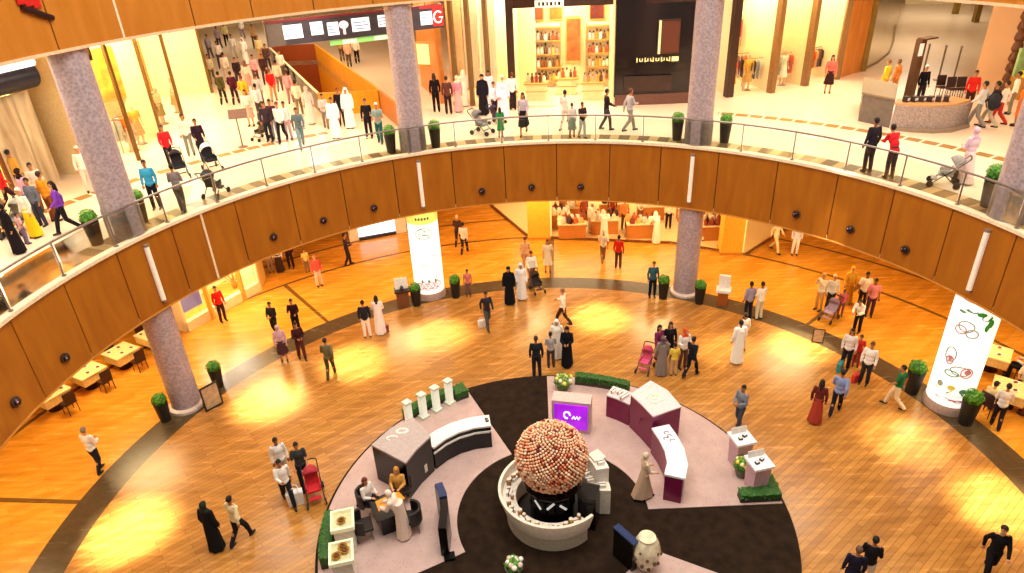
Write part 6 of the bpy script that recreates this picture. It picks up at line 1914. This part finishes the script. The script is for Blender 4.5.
UP = [
 (14, 212, 60, 1.0, 'walk', 'lt', 'd22a24', '3a2026', 'short', '17110d', 1, 'person in red top in the crowd at the left edge'),
 (36, 218, 60, 1.0, 'stand', 'ls', 'e8b2cc', 'c8a0c4', 'scarf', '2a1a1a', 0, 'woman in pink beside the one in red, left edge'),
 (55, 222, 70, 1.0, 'stand', 'lt', 'ef9a2a', '8a4a24', 'short', '3a1a10', 1, 'person in orange top left of the woman in purple'),
 (70, 233, -140, 1.0, 'walk', 'lt', '7b3fb4', '1f1a22', 'long', '1a0e0a', 0, 'woman with long dark hair in purple top, upper left'),
 (37, 237, -110, .95, 'stand', 'ls', 'f3ead4', 'efcf1e', 'short', 'e8dcc8', 0, 'person in bright yellow skirt, upper left'),
 (43, 226, -100, .95, 'stand', 'lt', '6a6e7c', '3a3a48', 'short', '17110d', 1, 'person in slate grey behind the yellow skirt'),
 (20, 253, -120, .9, 'stand', 'ro', '1a1216', '0', 'scarf', '1a1216', 0, 'woman in black robe lowest in the left gallery crowd'),
 (6, 225, -60, .98, 'stand', 'lt', 'efe0a0', '8a7a5a', 'short', '6a4a2a', 0, 'person in pale yellow at the left edge of the gallery'),
 (25, 196, 80, 1.0, 'stand', 'lt', 'd8a84a', '5a3a1a', 'short', '17110d', 1, 'person in mustard before the golden shop, left edge'),
 (5, 190, 80, 1.0, 'stand', 'lt', 'c88a3a', '5a3a1a', 'short', '17110d', 1, 'person in ochre before the golden shop, cut by the edge'),
 (92, 192, -60, 1.0, 'stand', 'lt', 'f6ead8', 'ead8c4', 'short', 'efe0cc', 0, 'person in all white behind the left gallery column'),
 (158, 209, -80, 1.0, 'stand', 'lt', '3a9cc4', '1a1a22', 'short', '17110d', 1, 'man in turquoise shirt right of the left gallery column'),
 (173, 168, -60, 1.0, 'push', 'lt', 'd3242e', '2a1a20', 'short', '5a3a28', 1, 'person in red shirt pushing the black stroller on gallery'),
 (192, 155, -70, 1.0, 'stand', 'lt', 'efe6da', '8a8a80', 'short', '2a1a10', 1, 'person in white shirt between the two gallery strollers'),
 (205, 161, -60, 1.0, 'push', 'lt', '2e1a2a', '221a24', 'short', '17110d', 1, 'person in dark plum leaning to the white and black stroller'),
 (190, 213, 100, .95, 'carry', 'lt', '8a7d7a', '5a504c', 'short', '17110d', 1, 'person in grey at the glass railing, left'),
 (225, 105, 100, 1.0, 'walk', 'lt', '4a4420', '2c2814', 'short', '17110d', 1, 'man in dark olive in the crowd left of the orange well'),
 (237, 105, 100, 1.0, 'walk', 'lt', '4a1624', '2a1018', 'short', '17110d', 1, 'person in burgundy right of the man in dark olive'),
 (248, 110, 100, 1.0, 'walk', 'lt', 'f2a024', 'd8b48a', 'short', '6a2a14', 1, 'person in orange shirt in the left gallery crowd'),
 (262, 108, 100, 1.0, 'walk', 'lt', 'b0aaa8', '2a2226', 'short', '4a3428', 1, 'person in light grey beside the orange shirt'),
 (275, 102, 100, 1.0, 'walk', 'lt', 'd8201c', 'd89a70', 'short', '7a3a20', 1, 'person in vivid red top in the left gallery crowd'),
 (270, 141, -95, 1.0, 'stand', 'lt', '3a2c34', '2a2630', 'short', '17110d', 1, 'person in dark purple-grey, front of the left gallery crowd'),
 (276, 139, -95, 1.0, 'stand', 'lt', '4c2a38', 'a8a8b4', 'short', '17110d', 1, 'person in plum top and grey trousers, front of crowd'),
 (284, 142, -90, 1.0, 'walk', 'lt', 'cfdede', '1a1a20', 'short', '5a1a20', 1, 'person in pale blue top at the front of the crowd'),
 (290, 139, -90, .95, 'stand', 'lt', 'e8dcd4', 'caa4ac', 'short', '17110d', 1, 'person in white and pink behind the grey-teal man'),
 (303, 149, -70, 1.0, 'walk', 'lt', '5a6a6e', '70868c', 'short', '1a1016', 1, 'man in grey-teal walking at the crowd front right'),
 (221, 50, -80, 1.0, 'walk', 'lt', 'b8a8b8', '4a3a4a', 'short', '17110d', 1, 'distant person in lilac at the top of the left crowd'),
 (228, 46, -80, 1.0, 'walk', 'lt', 'e8dc9a', '1c1014', 'short', '17110d', 1, 'distant person in pale yellow, top of the left crowd'),
 (236, 60, -80, 1.0, 'walk', 'lt', 'f3eadf', 'd8cabb', 'short', '2a1a10', 1, 'distant person in white below the pale yellow one'),
 (222, 68, -80, 1.0, 'walk', 'lt', 'efe8dc', '4a4048', 'short', '17110d', 1, 'distant person in white with dark trousers, left crowd'),
 (247, 64, -80, 1.0, 'walk', 'ro', 'f6f0e4', '0', 'cloth', 'f6f0e4', 0, 'distant man in white robe in the left crowd'),
 (256, 48, -80, 1.0, 'walk', 'lt', 'd8b080', '5a3a2a', 'short', '17110d', 1, 'distant person in tan left of the sign'),
 (262, 62, -80, 1.0, 'walk', 'lt', 'e8cf90', 'c89a5a', 'short', '6a4a2a', 1, 'distant person in sand beside the end of the sign'),
 (258, 85, -80, 1.0, 'walk', 'lt', 'e69aa0', '6a3a40', 'short', '2a1410', 1, 'person in rose pink in the middle of the left crowd'),
 (267, 84, -80, 1.0, 'walk', 'lt', '3a2024', '4a3430', 'short', '17110d', 1, 'person in dark brown beside the one in rose pink'),
 (241, 88, -80, 1.0, 'walk', 'lt', '2e1c22', '3a2a2c', 'short', '17110d', 1, 'person in near-black in the middle of the left crowd'),
 (281, 92, 100, 1.0, 'walk', 'lt', 'e8c8b0', '8a6a5a', 'short', '17110d', 1, 'person in beige along the glass parapet, farther'),
 (292, 104, 100, 1.0, 'walk', 'lt', 'd89a9a', 'a8747a', 'short', '5a3424', 1, 'person in dusty pink along the glass parapet'),
 (301, 116, 100, 1.0, 'walk', 'lt', 'f0dcc4', '8a7a5a', 'short', '17110d', 1, 'person in cream along the glass parapet, nearest'),
 (214, 84, -80, 1.0, 'walk', 'lt', 'd8cfae', '6a5a3a', 'short', '17110d', 1, 'person in khaki at the left side of the crowd by the windows'),
 (229, 82, 100, 1.0, 'walk', 'lt', 'f4ece0', 'c8b8a0', 'short', '2a1a10', 1, 'person in off-white just left of the near-black one'),
 (251, 92, 100, 1.0, 'walk', 'sk', 'e9c2b0', 'c88a7a', 'scarf', '7a4a3a', 0, 'woman in blush with brown headscarf in the left crowd'),
 (284, 80, -80, 1.0, 'walk', 'lt', 'f0d8c8', '6a5a5a', 'short', '17110d', 1, 'person in shell pink at the glass parapet, farthest'),
 (270, 72, -80, 1.0, 'walk', 'lt', '5a3a3a', '3a2a2a', 'short', '17110d', 1, 'distant person in dark rust beside the glass parapet'),
 (276, 60, -80, 1.0, 'walk', 'ro', '2a2024', '0', 'scarf', '2a2024', 0, 'distant woman in black robe under the left end of the sign'),
 (244, 40, -80, 1.0, 'walk', 'lt', 'e0d4cc', '8a7a80', 'short', '17110d', 1, 'distant person in pearl grey at the top of the left crowd'),
 (212, 60, -80, 1.0, 'walk', 'lt', 'a8a0b0', '5a5464', 'short', '17110d', 1, 'distant person in blue-grey by the corridor windows'),
 (262, 120, 100, 1.0, 'walk', 'lt', 'd8d0d4', '4a444c', 'short', '17110d', 1, 'person in pale mauve-grey behind the brown stroller'),
 (252, 126, -90, .98, 'stand', 'sk', 'f2d9cc', 'caa090', 'long', '2a1610', 0, 'woman in pale peach beside the thin floor sign'),
 (47, 210, -60, .98, 'stand', 'lt', 'e8d8c0', '8a5a3a', 'short', '17110d', 1, 'person in cream between pink and orange tops, left edge'),
 (9, 238, 100, .98, 'stand', 'lt', 'f0e6dc', '5a4a44', 'short', '17110d', 1, 'person in white above the black robe, left edge'),
 (28, 244, 60, .6, 'stand', 'st', 'e8b0b8', '7a6a8a', 'short', '3a2418', 1, 'small child in pink beside the yellow skirt'),
 (312, 124, 100, 1.0, 'stand', 'ls', 'f0cfc0', 'f0d8c8', 'scarf', 'e8c4b4', 0, 'woman in pale peach robe before the orange well'),
 (337, 138, -90, 1.02, 'stand', 'ro', 'f2f0ea', '0', 'short', '17110d', 1, 'man in white robe leaning left, before the orange well'),
 (351, 128, -90, 1.05, 'stand', 'ro', 'f6f3ec', '0', 'cloth', 'f6f3ec', 0, 'man in white robe and headcloth before the orange well'),
 (343, 126, -90, 1.0, 'stand', 'lt', '1d1a22', '26222c', 'short', '6a2a20', 1, 'person in black between the two white-robed men'),
 (327, 128, -80, .9, 'carry', 'lt', 'd8c0b8', '8a7a72', 'short', '1a1010', 1, 'person in beige left of the two white-robed men'),
 (370, 138, -90, .98, 'stand', 'lt', '19161c', '1b1a20', 'short', '3a2a28', 1, 'person in black left of the second gallery column'),
 (381, 143, -90, .98, 'carry', 'st', '8a9a92', '1f5a58', 'short', 'd8c8b8', 1, 'person in grey and teal by the second gallery column planter'),
 (350, 68, 100, 1.0, 'walk', 'lt', 'd8a88a', '5a4a3a', 'short', '17110d', 1, 'distant person in tan below the green strip of the sign'),
 (343, 62, 100, 1.0, 'walk', 'lt', 'b88a50', '6a4a34', 'short', '17110d', 1, 'distant person in brown below the green strip of the sign'),
 (358, 64, 100, 1.0, 'walk', 'lt', 'efe0cc', '1a1014', 'short', '17110d', 1, 'distant person with black trousers below the sign'),
 (437, 112, 100, 1.05, 'stand', 'lt', '1c1418', '17141a', 'long', '2a120c', 0, 'person in black right of the second gallery column'),
 (449, 114, 100, 1.02, 'stand', 'lt', '5a3228', '2e1a20', 'short', '3a1a14', 1, 'person in brown beside the one in black, orange corner'),
 (459, 112, 100, .98, 'stand', 'ls', 'e58a9c', 'e8a8a4', 'scarf', 'e9c8ac', 0, 'woman in pink by the orange corner wall'),
 (465, 106, 100, 1.0, 'stand', 'ro', 'f3e6cc', '0', 'cloth', 'f3e6cc', 0, 'person in cream robe behind the woman in pink'),
 (484, 115, -100, 1.08, 'stand', 'ro', '1b141c', '0', 'scarf', '1b141c', 0, 'tall woman in black robe before the pale window panels'),
 (490, 108, -90, 1.02, 'stand', 'ro', 'f1e4ea', '0', 'short', '17110d', 1, 'person in white robe behind the tall black-robed woman'),
 (495, 118, -70, .95, 'push', 'lt', 'efdfe6', '3a2430', 'short', '1a0e12', 1, 'person with dark hair pushing a stroller before the windows'),
 (504, 118, -80, 1.12, 'stand', 'ro', 'ead8ec', '0', 'scarf', 'e8c8b0', 0, 'tall woman in pale lilac robe by the bronze shop post'),
 (513, 110, 90, 1.02, 'stand', 'lt', 'efdede', '2a1c20', 'short', '5a2a1a', 1, 'person with white top and dark trousers by the bronze post'),
 (501, 137, 100, .72, 'stand', 'dr', '2f8a4a', '2f8a4a', 'long', '2a1a10', 0, 'child in green dress at the glass railing'),
 (524, 135, -100, 1.03, 'walk', 'sk', 'c4b2b8', '1a151c', 'long', '17100e', 1, 'woman in pale lilac coat walking before the perfume shop'),
 (565, 131, 60, 1.0, 'walk', 'lt', 'ead6c4', 'e0cdb6', 'short', '17110d', 1, 'man in beige walking before the middle of the perfume shop'),
 (572, 137, 100, .82, 'stand', 'sk', 'e2cfc0', '8c9484', 'short', '2a1612', 1, 'child in grey-green skirt beside the man in beige'),
 (582, 138, -60, .85, 'carry', 'st', '3a2226', 'cfcac4', 'short', '2a120e', 1, 'child in dark top and pale trousers at the railing'),
 (606, 130, 10, 1.0, 'push', 'lt', '2a1f24', '4a4046', 'short', '17110d', 1, 'person in black pushing along, left of the walking grey man'),
 (629, 132, 20, 1.04, 'stride', 'lt', 'b3a8a6', '8f8478', 'short', '5a2a20', 1, 'man in light grey striding before the black shop'),
 (827, 93, -110, 1.02, 'stand', 'sk', 'd86a5a', '3a201c', 'long', '17100c', 0, 'woman in salmon and black with long hair by third window'),
 (882, 98, 120, 1.0, 'stand', 'lt', 'ecd23a', 'd8b030', 'short', '8a5a2a', 0, 'person in yellow behind the gallery kiosk'),
 (892, 98, 120, 1.0, 'stand', 'lt', 'e88a3a', 'c87a3a', 'short', '5a3a1c', 1, 'person in orange behind the gallery kiosk'),
 (866, 172, 100, 1.08, 'stand', 'lt', '2a232c', '332c34', 'short', '1a1216', 2, 'man in black waistcoat leaning at the right glass railing'),
 (888, 178, 100, 1.05, 'lean', 'lt', 'd8252c', '3a2a34', 'short', '1a1012', 1, 'man in red shirt leaning at the right glass railing'),
 (962, 183, 100, 1.05, 'carry', 'ls', 'd6b4c2', 'e0c4bc', 'scarf', 'c8a2b0', 0, 'woman in lilac pink with black bag near the right column'),
 (918, 105, -90, 1.0, 'stand', 'lt', '19161a', '2a2226', 'short', 'f0e8e0', 0, 'attendant in black inside the gallery kiosk'),
 (966, 112, -120, 1.0, 'stand', 'lt', 'd9281e', '4a2420', 'short', '2a1410', 1, 'person in red at the end of the gallery kiosk'),
 (974, 128, 130, 1.05, 'walk', 'lt', 'd9d2cc', '8a8076', 'short', '17110d', 1, 'person in pale grey with large black backpack, right'),
 (986, 128, 130, 1.05, 'walk', 'lt', '2c2628', 'b8a890', 'short', '17110d', 1, 'man in dark vest beside the black backpack, right'),
 (996, 125, 130, 1.0, 'walk', 'lt', 'efe0cc', 'c03224', 'short', '2a1810', 1, 'person in cream top and red trousers, right gallery'),
 (1014, 126, 140, 1.0, 'stand', 'ss', 'f08030', 'e87830', 'short', '3a2416', 1, 'person in orange top and shorts, right gallery edge'),
 (1008, 114, 140, 1.0, 'stand', 'lt', 'f3ecd0', '8a7a5a', 'short', '17110d', 1, 'person in ivory behind the orange one, right gallery'),
]
for (u, v, fa, sc_, po, sty, tp, bt, hr, hc, sk, lb) in UP:
    p = at(u, v, ZF)
    r = math.hypot(p.x, p.y)
    if r < 14.05: p.x *= 14.05 / r; p.y *= 14.05 / r
    o = person(p, fa, lb, sc_, po, sty, tp, bt, hr, hc, sk, group='visitors on the upper gallery')
    CROWD.append((o, .2, True))

# strollers and bags
for o in list(bpy.data.objects):
    if o.name.startswith('tall_planter'): CROWD.append((o, .28, False))
_st = stroller
def stroller(*a):
    o = _st(*a); CROWD.append((o, .42, True)); return o
stroller(316, 497, 0, -70, 'red stroller pushed by the person in dark patterned top', 'c8242a', 'b0303a')
stroller(537, 291, 0, -70, 'dark stroller of the man in white shirt on the grey ring', '2a2420', '3a2a22', .9)
stroller(647, 369, 0, -120, 'pink stroller at the left of the busy central group', 'd8587a', 'c03a5a', .9)
stroller(830, 318, 0, -140, 'mauve stroller in the far right crowd', 'b89aa4', '8a6a74', .9)
stroller(182, 177, ZF, -60, 'black stroller pushed by the person in red shirt on gallery', '1a161c', '241c22')
stroller(213, 170, ZF, -50, 'white and black stroller on the left gallery', '17141a', 'e6e2de')
stroller(222, 198, ZF, 80, 'dark stroller close to the glass railing, left', '3a3430', '2a2624')
stroller(482, 134, ZF, -30, 'grey stroller at the glass railing before pale windows', '8a8480', '6f6a68')
stroller(497, 124, ZF, -30, 'dark plum stroller near the bronze shop post', '4a2434', '2a1a22', .8)
stroller(263, 140, ZF, -120, 'brown stroller in front of the left crowd', '5a4a3a', '6a5a44', .8)
stroller(22, 232, ZF, -90, 'grey stroller in the crowd at the left edge', '8a8a80', '9a9a90')
stroller(943, 186, ZF, 150, 'grey stroller at the right glass railing', 'b0a49c', '8f8880')
bag(at(297, 504, 0), .3, 'white shopping bag beside the man in white shirt, near the red stroller', 'f4f0ea', 1.5)
bag(at(839, 371, 0), .8, 'teal bag beside the woman in white top, right', '2f8a8a', 1.1)
bag(at(386, 332, 0), .2, 'dark red bag beside the woman in long pale robe', '8a2a30', .9)
bag(at(482, 327, 0), .4, 'white bag beside the man in dark jacket', 'efe8e2', 1.0)
bag(at(956, 182, ZF), .4, 'black bag beside the woman in lilac pink', '161218', 1.2)
bag(at(855, 382, 0), .4, 'red bag beside the man in white shirt, right', 'c8302a', 1.0)
pb_ = at(977, 130, ZF)
t = thing('backpack', 'large round black backpack worn by the person in pale grey', 'backpack', (pb_.x + .12, pb_.y - .34, ZF + .95), R(40))
MB().ell((0, 0, .22), (.27, .2, .33), 18, 12).build('pouch', pm('black_bagcloth', '17131a', .7), t)
for s in (-.12, .12): MB().path([(s, .16, .45), (s, .24, .4), (s, .24, .2), (s, .16, 0)], .02).build('strap', pm('black_bagcloth', '17131a', .7), t)
MB().ell((0, -.16, .12), (.16, .08, .14), 12, 8).build('pocket', pm('black_bagcloth', '17131a', .7), t)

# nobody stands inside anybody else
for _ in range(40):
    for i, (a, ra, ma) in enumerate(CROWD):
        for b, rb, mb_ in CROWD[i + 1:]:
            if abs(a.location.z - b.location.z) > 2: continue
            d = b.location - a.location; d.z = 0
            need = ra + rb
            if d.length < need and d.length > 1e-4:
                push = d.normalized() * (need - d.length)
                k = .5 if (ma and mb_) else 1.0
                if ma: a.location -= push * k
                if mb_: b.location += push * k
for o, r_, mv in CROWD:
    if mv and o.location.z > 5:
        rr = math.hypot(o.location.x, o.location.y); lo_ = 13.72 + r_ + (.2 if r_ > .3 else 0)
        if rr < lo_: o.location.x *= lo_ / rr; o.location.y *= lo_ / rr
# ---------------------------------------------------------------- small pieces belong to the part that carries them
SUB = {'letter': 'plate', 'text_line': 'lit_panel', 'handle': 'body', 'emblem': 'top', 'lid': 'body', 'ribbon': 'carton', 'label_panel': 'carton',
       'lit_sign': 'display', 'white_chevron': 'cabinet', 'door': 'body', 'card_reader': 'top', 'stripe': 'body', 'strap': 'pouch', 'pocket': 'pouch', 'knob': 'body',
       'rim': 'vessel', 'relief': 'vessel', 'hanger': 'cloth', 'post_light': 'post', 'post_cap': 'post', 'finial': 'pole', 'food': 'dish', 'sweets': 'dish',
       'cap': 'body', 'symbol_stem': 'round_symbol', 'letter_g': 'red_block', 'green_strip_text': 'green_strip', 'marking': 'top', 'floral_print': 'lit_face',
       'blue_edge': 'panel', 'notice_text': 'notice'}
def centre(o):
    return sum((Vector(c) for c in o.bound_box), Vector()) / 8
for root in [o for o in bpy.data.objects if o.parent is None and o.get('category')]:
    kids = list(root.children)
    for c in kids:
        st = c.name.split('.')[0]
        want = SUB.get(st)
        if st == 'strap' and root['category'] not in ('bag', 'backpack'): continue
        if not want or len(root.children) < 3: continue
        opts = [k for k in kids if k is not c and k.name.split('.')[0] == want and k.parent is root]
        if not opts: continue
        if max(abs(v) for v in c.rotation_euler) > 1e-6 or c.location.length > 1e-6: continue
        opts = [k for k in opts if max(abs(v) for v in k.rotation_euler) < 1e-6 and k.location.length < 1e-6]
        if opts:
            c.parent = min(opts, key=lambda k: (centre(k) - centre(c)).length)
# ---------------------------------------------------------------- light
w = bpy.data.worlds.new('world'); SC.world = w; w.use_nodes = True
w.node_tree.nodes['Background'].inputs[0].default_value = (1.0, .93, .84, 1)
w.node_tree.nodes['Background'].inputs[1].default_value = .3
area((0, -1, 24), 17, 6200, (1, .93, .82), shape='DISK')
for k in range(9):
    a = 2 + k * 22
    p = pol(17.2, a, 4.15)
    area(p, 2.4, 270, (1, .74, .36), shape='DISK')
for k in range(10):
    a = 0 + k * 20
    p = pol(16.2, a, 12.25)
    area(p, 3.0, 255, (1, .92, .78), shape='DISK')
for k in range(6):
    a = 20 + k * 27
    p = pol(23.5, a, 12.25)
    area(p, 4.0, 380, (1, .9, .74), shape='DISK')
for x, y in ((-15, 33), (-20, 45), (24, 30), (32, 40), (8, 34)):
    area((x, y, 12.2), 5, 330, (1, .9, .7), shape='DISK')
# narrow beams from the upper fascia make the bright pools on the wooden floor
for (u, v), pw in {(268, 402): 1.1, (130, 530): 1.4, (355, 362): 1, (440, 335): .7, (600, 318): 1, (800, 345): .9, (1000, 505): 1, (905, 440): .5, (730, 350): .35, (40, 470): .5}.items():  # the beam before the leaf wrap is added to imitate the wrap's floor reflection
    g = at(u, v, 0)
    s = g.normalized() * 13.0
    spot((s.x, s.y, 12.2), g, 34000 * pw, 15, (1, .91, .72), 1.0)
SC.view_settings.view_transform = 'Standard'
SC.view_settings.look = 'None'
SC.view_settings.exposure = 0
SC.view_settings.gamma = 1
SC.view_settings.use_curve_mapping = False
SC.cycles.max_bounces = 6
SC.cycles.transparent_max_bounces = 12
